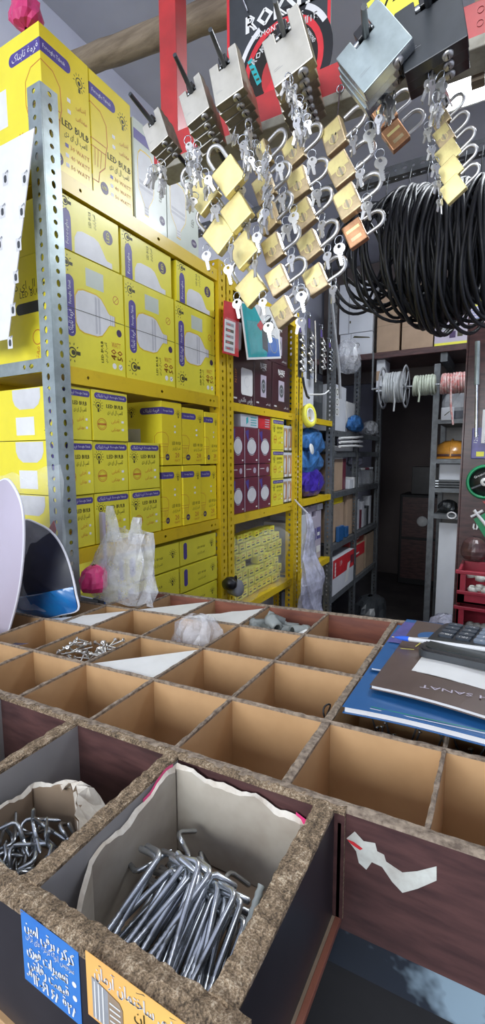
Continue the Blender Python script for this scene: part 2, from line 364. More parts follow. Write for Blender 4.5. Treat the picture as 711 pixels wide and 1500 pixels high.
def bulb_art(b, cu, cv, L, W, lying=True, m='bulb', l=1):
    """printed picture of a bulb: body, collar and cap, its cap pointing to +u when lying"""
    pr = [(-.5, 0), (-.49, .30), (-.42, .44), (-.30, .49), (.02, .49), (.14, .44), (.24, .30), (.32, .17), (.36, .13), (.50, .12), (.50, 0)]
    pts = [(x*L, y*W) for x, y in pr] + [(x*L, -y*W) for x, y in reversed(pr[1:-1])]
    q = lambda x, y: (cu+x, cv+y) if lying else (cu+y, cv-x)
    b.poly([q(x*1.05, y*1.07) for x, y in pts], 'shelf_yel', l-.5)
    b.poly([q(x, y) for x, y in pts], m, l)
    for x0 in (-.02, .06): b.poly([q(x0*L, -W*.45), q((x0+.05)*L, -W*.42), q((x0+.05)*L, W*.42), q(x0*L, W*.45)], 'bulb2', l+1)
    for x0 in (.37, .42, .47): b.poly([q(x0*L, -W*.12), q((x0+.025)*L, -W*.12), q((x0+.025)*L, W*.12), q(x0*L, W*.12)], 'bulb2', l+1)
def outline_bulb(b, cu, top, w, h, m='orange', half=None, l=1):
    f = 1 if half is None else half
    for sx in ((1, -1) if half is None else (half,)):
        pts = [(0, 0), (.30, .03), (.48, .16), (.50, .42), (.44, .55), (.40, .75), (.22, .86), (.18, 1.0), (0, 1.0)]
        for (x0, y0), (x1, y1) in zip(pts, pts[1:]): b.line(cu+sx*x0*w, top-y0*h, cu+sx*x1*w, top-y1*h, w*.022, m, l)
        for y0 in (.46, .56): b.line(cu, top-y0*h, cu+sx*.46*w, top-y0*h, w*.02, m, l)
        for k in range(1, 4): b.line(cu+sx*.1*k*w, top-.56*h, cu+sx*.085*k*w, top-.8*h, w*.016, m, l)
def carton(name, label, W, H, D, kind, mats=('yel', 'yel_lit_side')):
    """front face on +X: u=+Y, v=+Z. Left (-Y) face printed too"""
    b = MB(); b.bbox((-D, 0, 0), (0, W, H), mats[0], .0015)
    F = lambda: b.frame((0, 0, 0), (0, 1, 0), (0, 0, 1)); S = lambda: b.frame((-D, 0, 0), (1, 0, 0), (0, 0, 1))
    F()
    if kind == 'tall':      # 30 40 50 watt upright carton, signs wrap the corner
        b.pill(.0, H*.80, W*.60, H*.895, 'purple', left=False); b.text('Forooghe Tabnak', W*.27, H*.848, .012, 'white', width=W*.44)
        logo(b, W*.78, H*.80, W*.075); outline_bulb(b, 0, H*.74, W*.75, H*.62, half=1)
        for k, s in enumerate(('آفتابی', 'مهتابی')):
            b.rect(W*.50, H*(.60-.085*k)-.004, W*.57, H*(.60-.085*k)+.004, 'white'); b.text(fa(s), W*.80, H*(.60-.085*k), .014, 'orange')
        b.text('LED BULB', W*.66, H*.40, .02, 'ink', width=W*.58, bold=.02); b.text(fa(PW), W*.66, H*.33, .018, 'ink', width=W*.5)
        for k in range(3):
            b.rect(W*.42, H*(.24-.075*k)-.004, W*.49, H*(.24-.075*k)+.004, 'white' if k else 'purple'); b.text(('30', '40', '50')[k]+' WATT', W*.74, H*(.24-.075*k), .013, 'orange', width=W*.42)
        b.disc(W*.27, H*.10, W*.095, 'badge'); b.text('LED', W*.27, H*.10, .01, 'gold', width=W*.12)
        S(); b.poly([(0, 0), (D, 0), (D, H), (0, H)], mats[1], .5)
        b.pill(D-.105, H*.80, D, H*.895, 'purple', right=False); b.text(fa('فروغ تابناک'), D-.05, H*.848, .02, 'white')
        outline_bulb(b, D, H*.74, W*.75, H*.62, half=-1); b.rect(D-.19, H*.40, D-.12, H*.68, 'white')
        b.rect(0, 0, D, H*.16, 'white'); b.text(fa('لامپ'), D-.1, H*.25, .03, 'orange')
    elif kind in ('side', 'half'):
        HH = H if kind == 'side' else H*2
        if kind == 'half': z0 = -H
        else: z0 = 0
        clip = lambda v: v+z0 > .002
        v = lambda t: z0+HH*t
        if kind == 'side':
            b.pill(W*.07, v(.27), W*.20, v(.80), 'purple'); b.text('Forooghe Tabnak', W*.135, v(.65), .012, 'white', rot=90, width=HH*.2); b.text(fa('فروغ تابناک'), W*.135, v(.40), .02, 'white', rot=90, width=HH*.2)
            b.rect(0, v(.515), W, v(.52), 'ink', 3)
            bulb_art(b, W*.52, v(.52), W*.62, HH*.38)
            logo_s(b, W*.10, v(.895), W*.05); logo_s(b, W*.14, v(.13), W*.06)
            b.rect(W*.38, v(.76), W*.66, v(.92), 'pale'); b.ring(W*.86, v(.73), W*.05, .002, 'orange'); b.line(W*.82, v(.70), W*.90, v(.76), .0015, 'orange')
            b.disc(W*.90, v(.42), W*.045, 'badge'); b.text('LED BULB', W*.60, v(.20), .012, 'ink', rot=90, width=HH*.2, bold=.02); b.text(fa(PW), W*.66, v(.20), .012, 'ink', rot=90, width=HH*.19)
            b.text('WATT', W*.84, v(.29), .02, 'orange', width=W*.16); b.text('40', W*.80, v(.20), .028, 'orange', rot=90, bold=.02); b.text('50', W*.91, v(.20), .028, 'orange', rot=90, bold=.02)
            b.disc(W*.80, v(.09), W*.035, 'white'); b.disc(W*.91, v(.09), W*.035, 'white'); b.text('✓', W*.91, v(.09), .016, 'ink')
        else:
            b.poly([(W*.07, .0005), (W*.20, .0005), (W*.20, H*.62), (W*.18, H*.72), (W*.135, H*.76), (W*.09, H*.72), (W*.07, H*.62)], 'purple')
            b.text('Forooghe', W*.135, H*.33, .012, 'white', rot=90, width=H*.45)
            pr = [(-.5, 0), (-.49, .30), (-.42, .44), (-.30, .49), (.02, .49), (.14, .44), (.24, .30), (.32, .17), (.36, .13), (.50, .12), (.50, 0)]
            b.poly([(W*.55+x*W*.62, .0006+y*H*.95) for x, y in pr][::-1], 'bulb')
            logo_s(b, W*.12, H*.88, W*.05); b.disc(W*.80, H*.62, W*.085, 'badge'); b.text('LED', W*.80, H*.62, .014, 'gold', rot=90, width=H*.20)
            b.text('LED BULB', W*.50, H*.78, .012, 'ink', rot=90, width=H*.30); b.text(fa(PW), W*.57, H*.78, .012, 'ink', rot=90, width=H*.28)
        S(); b.poly([(0, 0), (D, 0), (D, H), (0, H)], mats[1], .5)
        if kind == 'side':
            b.pill(D-.16, H*.50, D-.055, H*.60, 'navy'); b.text(fa(PW), D-.10, H*.75, .026, 'ink'); b.text('LED BULB', D-.10, H*.67, .02, 'ink'); b.ring(D-.085, H*.28, .018, .0025, 'orange'); b.text(fa('مهتابی'), D-.09, H*.10, .02, 'orange', rot=80)
    elif kind == 'small':
        b.pill(W*.06, H*.83, W*.98, H*.95, 'purple'); b.text(fa('فروغ تابناک'), W*.28, H*.89, .011, 'white', width=W*.33); b.text('Forooghe Tabnak', W*.70, H*.89, .008, 'white', width=W*.42)
        logo(b, W*.16, H*.70, W*.075); b.text('LED BULB', W*.62, H*.70, .014, 'ink', width=W*.48, bold=.03); b.text(fa(PW), W*.62, H*.585, .014, 'ink', width=W*.44)
        b.ring(W*.24, H*.33, W*.13, .0018, 'orange'); b.ring(W*.24, H*.33, W*.095, .001, 'orange'); b.rect(W*.13, H*.31, W*.35, H*.35, 'orange')
        for k, s in enumerate(('آفتابی', 'مهتابی')):
            b.text(fa(s), W*.62, H*(.40-.16*k), .013, 'orange', width=W*.24); b.rect(W*.80, H*(.40-.16*k)-.003, W*.87, H*(.40-.16*k)+.003, 'white')
        S(); b.poly([(0, 0), (D, 0), (D, H), (0, H)], mats[1], .5)
        b.poly([(D-.178, H*.985), (D-.178, H*.80), (D-.170, H*.68), (D-.152, H*.60), (D-.098, H*.60), (D-.080, H*.68), (D-.072, H*.80), (D-.072, H*.985)], 'bulb', 3)
        b.rect(D-.17, H*.10, D-.10, H*.45, 'white', 2); b.pill(D-.058, H*.30, D-.036, H*.96, 'purple', 2); b.text('Forooghe Tabnak', D-.047, H*.64, .008, 'white', rot=90, width=H*.45, l=4)
        logo_s(b, D-.050, H*.18, .008)
    elif kind == 'mid':
        b.pill(0, H*.80, W*.62, H*.905, 'purple', left=False); b.text('Forooghe Tabnak', W*.30, H*.853, .008, 'white', width=W*.45)
        logo(b, W*.82, H*.83, W*.075); outline_bulb(b, 0, H*.52, W*.60, H*.40, half=1)
        for k in range(2): b.rect(W*.60, H*(.62-.09*k)-.003, W*.68, H*(.62-.09*k)+.003, 'white')
        b.text('LED BULB', W*.70, H*.35, .014, 'ink', width=W*.44); b.text(fa(PW), W*.70, H*.27, .013, 'ink', width=W*.4)
        b.disc(W*.24, H*.13, W*.10, 'badge'); b.text('LED', W*.24, H*.13, .008, 'gold', width=W*.13); b.text('20', W*.74, H*.155, .022, 'orange', bold=.02); b.text('WATT', W*.74, H*.07, .01, 'orange')
        S(); b.poly([(0, 0), (D, 0), (D, H), (0, H)], mats[1], .5)
        b.pill(D-.085, H*.80, D, H*.905, 'purple', right=False); b.text(fa('فروغ تابناک'), D-.04, H*.853, .014, 'white'); logo(b, D-.12, H*.85, .009)
        b.rect(D-.145, H*.12, D-.085, H*.58, 'bulb'); outline_bulb(b, D, H*.52, W*.60, H*.40, half=-1)
    elif kind == 'white':
        b.pill(.0, H*.80, W*.55, H*.90, 'purple', left=False); bulb_art(b, W*.34, H*.42, H*.62, W*.48, lying=False)
        b.disc(W*.84, H*.16, W*.09, 'badge'); b.text('LED', W*.84, H*.16, .01, 'white', width=W*.12); b.text('LED', W*.80, H*.4, .016, 'ink', rot=80)
    elif kind == 'flat':
        b.pill(W*.08, H*.22, W*.17, H*.9, 'purple'); logo(b, W*.86, H*.62, .008); b.text('LED BULB', W*.55, H*.55, .01, 'ink', width=W*.22); b.text(fa(PW), W*.55, H*.32, .01, 'ink', width=W*.2)
        S(); b.ring(D-.09, H*.7, .03, .002, 'orange'); b.rect(D-.09, H*.15, D-.05, H*.6, 'white'); b.pill(D-.02, H*.15, D-.006, H*.9, 'purple'); b.rect(D-.085, H*.2, D-.07, H*.4, 'blue', 2)
    o = b.build(name); tag(o, label, 'carton'); return o
# dims are unit prototypes, then each carton gets its own scale
XF = -.908
def row(kind, nm, W, H, D, spans, group, labels, mats=('yel', 'yel_lit_side'), x=XF):
    P_ = Proto(carton(nm, '', W, H, D, kind, mats))
    for (y0, y1, z0, z1), lb in zip(spans, labels):
        P_.put(lb, (x+random.uniform(-.006, 0), y0, z0), scale=(1, (y1-y0)/W, (z1-z0)/H), group=group)
    return P_
G = .002
row('tall', 'bulb_carton', .145, .27, .30, [(.742, .875, 1.986, 2.262), (.878, 1.018, 1.986, 2.262)], 'tall bulb cartons on the top shelf',
    ['tall yellow bulb carton on the top shelf at the grey post, pink bag on it', 'tall yellow bulb carton on the top shelf, right of the one at the grey post'])
row('white', 'bulb_carton', .14, .26, .25, [(1.024, 1.158, 1.986, 2.24), (1.164, 1.325, 1.986, 2.23)], 'pale bulb cartons on the top shelf',
    ['pale washed-out bulb carton on the top shelf beside the tall yellow ones', 'pale bulb carton with a long white bulb picture, last on the top shelf'], ('pale', 'pale'))
row('side', 'bulb_carton', .21, .262, .28, [(.762, .967, 1.561, 1.823), (.972, 1.185, 1.561, 1.823), (1.193, 1.415, 1.561, 1.823)], 'big 40 50 watt cartons in the lower tier',
    ['big yellow 40/50 watt carton lying beside the grey post, lower of two', 'big yellow 40/50 watt carton in the middle of its lower tier', 'big yellow 40/50 watt carton against the first yellow post, lower tier'], ('lime', 'yel_lit_side'))
row('half', 'bulb_carton', .20, .12, .28, [(.764, .957, 1.825, 1.943), (.966, 1.178, 1.825, 1.943), (1.20, 1.412, 1.825, 1.943)], 'half-height cartons in the upper tier',
    ['yellow carton with half a bulb picture, upper tier next to the grey post', 'yellow carton with half a bulb picture, middle of the upper tier', 'yellow carton with half a bulb picture, upper tier by the yellow post'], ('lime', 'yel_lit_side'))
sm = []; lb = []
cw = [(.750, .838), (.842, .966), (.970, 1.100)]
tiers = [('bottom', 1.124, 1.254), ('middle', 1.256, 1.388), ('top', 1.390, 1.516)]
where = ['at the grey post', 'second from the grey post', 'third from the grey post']
for tn, z0, z1 in tiers:
    for k, (a, c) in enumerate(cw):
        if tn == 'top' and k == 2: continue
        sm.append((a, c, z0, z1)); lb.append('small yellow bulb carton in the %s row, %s' % (tn, where[k]))
row('small', 'bulb_carton', .12, .13, .27, sm, 'small bulb cartons on the middle shelf', lb, ('lime', 'yel_lit_side'))
row('mid', 'bulb_carton', .10, .195, .15, [(1.113, 1.212, 1.322, 1.515), (1.216, 1.338, 1.322, 1.505), (1.342, 1.422, 1.322, 1.50), (1.113, 1.208, 1.124, 1.319), (1.212, 1.312, 1.124, 1.319), (1.316, 1.415, 1.124, 1.316)], 'upright 20 watt cartons',
    ['upright 20 watt carton, upper row, its bright side panel fully seen', 'upright 20 watt carton, upper row, second of three', 'upright 20 watt carton, upper row, touching the yellow post',
     'upright 20 watt carton, lower row, beside the small cartons', 'upright 20 watt carton, lower row, second of three', 'upright 20 watt carton, lower row, nearest the yellow post'], ('yel', 'yel_lit_side'))
row('flat', 'bulb_carton', .19, .085, .19, [(.94, 1.19, .99, 1.073), (1.195, 1.41, .99, 1.073), (.93, 1.185, .90, .985), (1.19, 1.41, .90, .985), (.92, 1.17, .815, .895), (1.175, 1.41, .815, .895), (.92, 1.17, .742, .81), (1.175, 1.41, .742, .81)], 'flat cartons on the lowest shelf',
    ['flat yellow carton with a blue picture on its end, top of the lowest shelf pile', 'flat yellow carton, top of the pile beside the yellow post', 'flat yellow carton directly under the one with the blue end picture', 'flat yellow carton, second from top beside the yellow post',
     'flat yellow carton, third layer, left pile above the trays', 'flat yellow carton, third layer, right pile by the post', 'flat yellow carton at the bottom of the left pile', 'flat yellow carton at the bottom of the right pile'], ('lime', 'yel'))

# ------------------------------------------------------------------ bay two
# black fan cartons
def fan_box(W, H, round_=True):
    b = MB(); b.bbox((-.25, 0, 0), (0, W, H), 'blackbox', .0015); b.frame((0, 0, 0), (0, 1, 0), (0, 0, 1))
    if round_:
        b.rect(W*.34, H*.22, W*.66, H*.66, 'lilac'); b.disc(W*.5, H*.44, W*.125, 'galv_d', 2, ry=H*.14); b.ring(W*.5, H*.44, W*.10, .006, 'grey', 3)
        b.text('N.ISEF', W*.5, H*.84, .03, 'white', width=W*.36, bold=.03); b.ring(W*.5, H*.63, W*.25, .004, 'white', 2, t0=50, t1=130); b.text('FAN', W*.5, H*.755, .012, 'white')
    else:
        pts = []
        for cx, cy, s in ((.88, .24, -90), (.88, .62, 0), (.48, .62, 90), (.48, .24, 180)):
            for i in range(5): t = R(s+i*22.5); pts.append((W*cx+W*.06*math.cos(t), H*cy+H*.06*math.sin(t)))
        b.poly(pts, 'white'); b.ring(W*.68, H*.43, W*.12, .004, 'bulb', 2)
        b.text('N.ISEF', W*.2, H*.5, .02, 'orange', rot=90)
        b.text(fa('پارس هاشمی'), W*.62, H*.085, .028, 'white', width=W*.6, bold=.02)
    b.text(fa('پارس هاشمی'), W*.78, H*.10, .014, 'white', width=W*.25) if round_ else None
    b.rect(W*.10, H*.08, W*.24, H*.11, 'bulb', 2)
    return b.build('fan_carton')
o = fan_box(.18, .205, False); tag(o, 'black fan carton with a rounded white panel and white lettering', 'carton', 'black fan cartons'); o.location = (-.912, 1.522, 1.55)
P_ = Proto(fan_box(.16, .205))
P_.put('black fan carton with a round vent picture, middle of the three', (-.912, 1.708, 1.55), group='black fan cartons'); P_.put('black fan carton with a round vent picture, nearest the second yellow post', (-.912, 1.873, 1.55), scale=(1, 1.18, 1), group='black fan cartons')
P_.put('black carton stacked on the middle round-vent carton', (-.915, 1.66, 1.757), scale=(1, 1.05, .9), group='black fan cartons'); P_.put('black carton stacked on the right round-vent carton', (-.915, 1.85, 1.757), scale=(1, 1.2, .9), group='black fan cartons')
for o in list(col.objects):
    if o.name.startswith('fan_carton'): o['category'] = 'carton'
# hanging blister packs in front of bay two
def pack(name, label, px, X, mcard, art, tilt=0):
    """px: four picture corners, laid into the plane x = X"""
    cs = [hx(x, y, X) for x, y in px]; cen = sum(cs, Vector())/4
    t = tag(empty(name, cen), label, 'blister pack')
    loc = [c-cen for c in cs]; b = MB(); u = (loc[1]-loc[0]); v = (loc[3]-loc[0])
    n = u.cross(v).normalized(); vs = loc+[q-n*.003 for q in loc]
    b.add(vs, [(0, 1, 2, 3), (7, 6, 5, 4), (0, 4, 5, 1), (1, 5, 6, 2), (2, 6, 7, 3), (3, 7, 4, 0)], mcard); b.frame(loc[0], u, v); art(b, u.length, v.length); b.build('backing_card', t)
    c = MB(); c.frame(loc[0], u, v); U, V = u.length, v.length
    prof = [(.1, .08), (.9, .08), (.9, .7), (.1, .7)]
    k = [c.P(a*U, d*V, 2) for a, d in prof]+[c.P((.5+(a-.5)*.85)*U, (.39+(d-.39)*.85)*V, 2)+n*.018 for a, d in prof]
    c.add(k, [(4, 5, 6, 7), (0, 1, 5, 4), (1, 2, 6, 5), (2, 3, 7, 6), (3, 0, 4, 7)], 'clearbox'); c.build('clear_bubble', t)
    return t
def art_red(b, U, V):
    b.rect(U*.04, V*.04, U*.72, V*.66, 'white')
    for k in range(5): b.rect(U*.12, V*(.09+.115*k), U*.62, V*(.15+.115*k), 'ink' if k % 2 else 'grey', 2); b.rect(U*.2, V*(.10+.115*k), U*.4, V*(.13+.115*k), 'red', 3)
    b.rect(U*.78, V*.03, U*.97, V*.97, 'red')
def art_teal(b, U, V):
    b.poly([(U*.03, V*.04), (U*.97, V*.04), (U*.97, V*.3), (U*.75, V*.45), (U*.6, V*.55), (U*.35, V*.97), (U*.03, V*.97)], 'teal')
    b.poly([(U*.55, V*.04), (U*.97, V*.04), (U*.97, V*.38), (U*.75, V*.42), (U*.62, V*.3)], 'blue', 2)
    b.poly([(U*.45, V*.20), (U*.60, V*.12), (U*.65, V*.5), (U*.9, V*.6), (U*.8, V*.8), (U*.5, V*.62)], 'charcoal', 3)
    b.poly([(U*.36, V*.62), (U*.48, V*.72), (U*.56, V*.62), (U*.46, V*.52)], 'red', 4); b.ring(U*.8, V*.28, U*.12, .004, 'galv', 4)
    b.rect(0, 0, U, V*.035, 'white', 2)
pack('blister_pack', 'red and white blister pack hanging beside the first yellow post', [(327, 517), (350, 523), (347, 445), (329, 440)], -.87, 'red', art_red)
pack('blister_pack', 'teal and blue blister pack of a black hand tool over the fan cartons', [(363, 527), (412, 525), (408, 452), (352, 441)], -.85, 'white', art_teal)
# maroon cartons with white discs
def maroon(W=.1, H=.155):
    b = MB(); b.bbox((-.2, 0, 0), (0, W, H), 'maroonbox', .0015); b.frame((0, 0, 0), (0, 1, 0), (0, 0, 1))
    b.disc(W*.52, H*.48, W*.33, 'bulb', 1, ry=H*.25); b.ring(W*.52, H*.48, W*.36, .003, 'badge', 2, n=20); b.rect(W*.0, 0, W*.035, H, 'lilac'); b.rect(W*.82, H*.08, W*.94, H*.12, 'white'); b.poly([(W*.06, H*.9), (W*.3, H*.95), (W*.3, H*.6), (W*.2, H*.7)], 'purple')
    return b.build('light_carton')
P_ = Proto(maroon()); P_.r['category'] = 'carton'
xs = [(1.52, 1.62), (1.623, 1.74), (1.743, 1.86)]
for rn, z0, z1 in (('lower', 1.124, 1.262), ('upper', 1.318, 1.462)):
    for k, (a, c) in enumerate(xs):
        P_.put('maroon light carton with a white disc, %s row, %s' % (rn, ('next to the first yellow post', 'between two like it', 'next to the yellow cartons')[k]), (-.912, a, z0), scale=(1, (c-a)/.1, (z1-z0)/.155), group='maroon light cartons')
b = MB(); b.bbox((-.2, 0, 0), (0, .115, .052), 'maroonbox', .0015); b.frame((0, 0, 0), (0, 1, 0), (0, 0, 1)); b.disc(.09, .026, .012, 'lilac'); b.rect(.004, 0, .01, .052, 'white'); b.rect(.02, .03, .06, .033, 'bulb')
P_ = Proto(b.build('light_carton')); P_.r['category'] = 'carton'
for k, (a, c) in enumerate(xs): P_.put('low maroon carton lying between the two disc rows, %s' % ('leftmost', 'middle', 'rightmost')[k], (-.915, a, 1.264), scale=(1, (c-a)/.115, 1), group='low maroon cartons')
for nm, lb_, y0, y1, m1, m2, z1 in (('light_carton', 'small white and green carton lying on top of the maroon cartons', 1.60, 1.745, 'whitebox', 'teal', .05), ('light_carton', 'small crimson printed carton lying on top of the maroon cartons', 1.748, 1.86, 'maroonbox', 'lilac', .055)):
    b = MB(); b.bbox((-.18, 0, 0), (0, y1-y0, z1), m1, .0015); b.frame((0, 0, 0), (0, 1, 0), (0, 0, 1)); W = y1-y0
    if m1 == 'whitebox': b.poly([(W*.3, .01), (W*.42, .02), (W*.40, .042), (W*.30, .036)], 'teal')
    else: b.rect(0, 0, W, z1, 'red', .5)
    for k in range(4): b.rect(W*.55, .008+k*.01, W*.9, .012+k*.01, m2)
    o = b.build(nm); o.location = (-.915, y0, 1.464); tag(o, lb_, 'carton')
P_ = Proto(carton('bulb_carton', '', .12, .12, .22, 'small', ('lime', 'yel_lit_side')))
for k, (z0, z1) in enumerate(((1.124, 1.245), (1.247, 1.375), (1.377, 1.515))):
    P_.put('yellow bulb carton in the three-high stack right of the maroon cartons, %s' % ('bottom one', 'middle one', 'top one')[k], (-.908, 1.868, z0), scale=(1, 1.0, (z1-z0)/.12), group='three-high yellow stack')
# window cartons with orange flex
b = MB(); W, H = .088, .118; b.bbox((-.15, 0, 0), (0, W, H), 'whitebox', .0015); b.frame((0, 0, 0), (0, 1, 0), (0, 0, 1)); b.rect(W*.08, H*.06, W*.92, H*.9, 'kraft'); b.disc(W*.42, H*.5, W*.25, 'bulb', 2, ry=H*.3)
b.poly([(W*.5, H*.1), (W*.7, H*.1), (W*.85, H*.8), (W*.68, H*.85)], 'orange', 3); b.rect(W*.3, H*.06, W*.8, H*.16, 'white', 4); b.rect(0, 0, W, H*.06, 'ink', 4)
P_ = Proto(b.build('window_carton')); P_.r['category'] = 'carton'
for r_, (z0, z1) in enumerate(((1.124, 1.24), (1.243, 1.365), (1.368, 1.49))):
    for k in range(2): P_.put('white window carton with an orange item inside, %s row, %s' % (('bottom', 'middle', 'top')[r_], ('beside the yellow stack', 'against the second yellow post')[k]), (-.912, 1.992+.051*k, z0), scale=(1, .56, (z1-z0)/.118), group='window cartons')
# bag full of tiny yellow cartons
P_ = None
def tiny():
    b = MB(); b.bbox((-.04, 0, 0), (0, .044, .036), 'gold', .001); b.frame((0, 0, 0), (0, 1, 0), (0, 0, 1)); b.rect(.008, .010, .034, .016, 'ink'); b.rect(.0, .0, .006, .036, 'yel_lit_side'); b.rect(.01, .022, .03, .026, 'orange'); return b.build('tiny_carton')
P_ = Proto(tiny()); P_.r['category'] = 'carton'
rn = random.Random(3)
for r_ in range(7):
    y = 1.56+rn.uniform(0, .02)
    k = 0
    while y < 2.02 - (.05 if r_ > 5 else 0):
        if not (r_ == 3 and 1.70 < y < 1.78):
            w = rn.choice((.95, 1.0, 1.1))
            P_.put('tiny yellow carton packed in the clear bag on the lowest shelf', (-.945-rn.uniform(0, .012), y, .745+r_*.0405), scale=(1, w, 1), rot=(rn.uniform(-.04, .04), 0, rn.uniform(-.06, .06)), group='tiny yellow cartons in the clear bag')
            y += .044*w
        else: y += .05
        y += rn.uniform(.002, .006)
# the bag around them
vs = []; fs = []; NN = 26; rb = random.Random(5)
for j in range(9):
    for k in range(NN):
        t = k/(NN-1); y = 1.53+.52*t; z = .742+.31*j/8; 
        x = -.925+.02*math.sin(9*t+j)*.5+rb.uniform(-.006, .006)-(.05*max(0, j-6))
        vs.append((x+.012, y, z))
for j in range(8):
    for k in range(NN-1): fs.append((j*NN+k, j*NN+k+1, (j+1)*NN+k+1, (j+1)*NN+k))
b = MB(); b.add(vs, fs, 'clear', True); tag(b.build('clear_bag'), 'clear crinkled bag wrapped round the tiny yellow cartons', 'bag')
# padlock-like black and grey bulbs at the post foot
t = tag(empty('clamp_lamp', hx(336, 855, -.86)), 'black and grey clamp lamp tucked at the foot of the first yellow post', 'lamp')
b = MB(); X_ = Matrix.Rotation(R(70), 4, 'Y'); b.lathe([(.001, .03), (.022, .02), (.026, 0), (.018, -.02), (.001, -.028)], 'black', X=X_); b.build('housing', t)
b = MB(); b.X = Matrix.Translation((.0, .055, -.03)) @ Matrix.Rotation(R(80), 4, 'Y'); b.lathe([(.001, .012), (.03, .014), (.034, 0), (.024, -.03), (.001, -.036)], 'grey'); b.build('reflector', t)
b = MB(); b.tube([(0, .01, .0), (.01, .03, .02), (0, .05, -.02)], .006, 'black'); b.build('arm', t)
# ================================================================== BAY THREE
def simple(name, label, cat, loc, fn, group=None, rot=None):
    b = MB(); fn(b); o = b.build(name); o.location = loc
    if rot: o.rotation_euler = rot
    return tag(o, label, cat, group)
# hanging chrome bathroom hardware on card strips
def shiny_hang(px0, px1, y0, y1, X, label, seed, shiny='steel_l'):
    rn = random.Random(seed); A = hx((px0+px1)/2, y0, X); B = hx((px0+px1)/2, y1, X)
    t = tag(empty('hanging_bracket_pack', A), label, 'bracket', 'hanging bracket packs'); w = .02
    b = MB(); L = (A-B).z; b.box((-.004, -w, -L), (-.001, w, 0), 'charcoal'); b.frame((-.001, -w, -L), (0, 1, 0), (0, 0, 1)); b.rect(.004, L*.8, .03, L*.95, 'purple'); b.build('card', t)
    for k in range(5):
        z = -L*(.35+.15*k*.85); c = MB(); y = rn.uniform(-.012, .012)
        c.tube([(0.004, y-.012, z), (0.015, y-.008, z-.012), (.02, y+.008, z-.006), (.006, y+.016, z+.018), (.004, y+.004, z+.03)], .0045, shiny, 8)
        c.lathe([(.001, .004), (.008, .003), (.009, 0), (.001, -.002)], shiny, 10, X=Matrix.Translation((.008, y, z)) @ Matrix.Rotation(R(90), 4, 'Y')); c.build('bracket', t)
    b = MB(); b.tube([(-.02, 0, .02), (0.002, 0, .012), (.002, 0, -.01)], .0015, 'steel'); b.build('hook', t)
shiny_hang(436, 446, 470, 553, -.86, 'chrome brackets on the first hanging card right of the second yellow post', 1)
shiny_hang(449, 459, 462, 556, -.87, 'chrome brackets on the second hanging card right of the yellow post', 2)
shiny_hang(468, 476, 480, 548, -.86, 'chrome brackets on the third hanging card, beside a bright steel strip', 3)
shiny_hang(480, 488, 500, 548, -.87, 'chrome brackets on the card hanging against the grey post', 4, 'steel')
def strip(name, label, cat, pts, r, m, X=-.84, n=8):
    P = [hx(x, y, X) for x, y in pts]; b = MB(); b.tube([p-P[0] for p in P], r, m, n); o = b.build(name); o.location = P[0]; return tag(o, label, cat)
strip('steel_rod', 'bright thin steel rod hanging between the bracket cards', 'rod', [(462, 470), (463, 505), (463, 560)], .004, 'steel_l')
strip('steel_rod', 'long pale tube leaning down past the grey post', 'tube', [(483, 410), (490, 480), (497, 540), (499, 584)], .008, 'grey', -.80)
strip('hook_rod', 'thin rod with an upturned pale tip on the bay with blue bags', 'hook', [(452, 578), (470, 578), (476, 577), (482, 572)], .004, 'white', -.82)
strip('pliers', 'black handled tool with a red tip hanging above the yellow tape roll', 'tool', [(444, 553), (446, 566), (450, 580), (453, 583)], .006, 'charcoal', -.84)
b = MB(); b.X = Matrix.Rotation(R(78), 4, 'Y') @ Matrix.Rotation(R(20), 4, 'X'); b.lathe([(.028, -.012), (.046, -.012), (.046, .012), (.028, .012), (.028, -.012)], 'gold', 28); b.lathe([(.024, -.013), (.0285, -.013), (.0285, .013), (.024, .013), (.024, -.013)], 'white', 28)
o = b.build('tape_roll'); o.location = hx(453, 609, -.83); o.scale = (.9, .9, 1.2); tag(o, 'roll of yellow tape hanging at the second yellow post', 'tape roll')
# light cartons and pale panels standing on the upper deck of bay three
simple('white_carton', 'tall pale carton standing on the upper deck behind the yellow tape', 'carton', (-.93, 2.22, 1.55), lambda b: (b.bbox((-.2, 0, 0), (0, .20, .30), 'whitebox'), b.frame((0, 0, 0), (0, 1, 0), (0, 0, 1)), b.line(.02, .25, .18, .21, .004, 'blue'), b.line(.1, 0, .1, .3, .002, 'grey')))
simple('dark_carton', 'dark grey carton beside the tall pale one on the upper deck', 'carton', (-.95, 2.43, 1.55), lambda b: (b.bbox((-.2, 0, 0), (0, .19, .22), 'charcoal'), b.frame((0, 0, 0), (0, 1, 0), (0, 0, 1)), b.rect(.02, .10, .17, .2, 'galv_d'), b.rect(.02, .01, .09, .03, 'white')))
simple('blue_carton', 'narrow blue carton standing at the second yellow post', 'carton', (-.915, 2.145, 1.36), lambda b: (b.bbox((-.1, 0, 0), (0, .075, .33), 'bookb'), b.frame((0, 0, 0), (0, 1, 0), (0, 0, 1)), b.rect(.01, .05, .065, .28, 'teal'), b.rect(.015, .22, .06, .25, 'white', 2)))
def foilbag(name, label, cat, cen, ry, rz, m, seed, X=.05, amp=.22, ext=None):
    prof = [(.15, -1), (.75, -.85), (1, -.5), (1.0, -.1), (.9, .3), (.8, .6), (.55, .85), (.15, 1)]
    rings = [((0, 0, z*rz), X*r, ry*r) for r, z in prof]; vs, fs = crumple(rings, 22, amp, seed); b = MB(); b.add(vs, fs, m, False)
    if ext: ext(b)
    o = b.build(name); o.location = cen; return tag(o, label, cat)
foilbag('foil_bag', 'crinkled blue foil bag lying on top of the blue bags, upper deck gap', 'bag', (-.975, 2.49, 1.43), .16, .075, 'bluebag', 11)
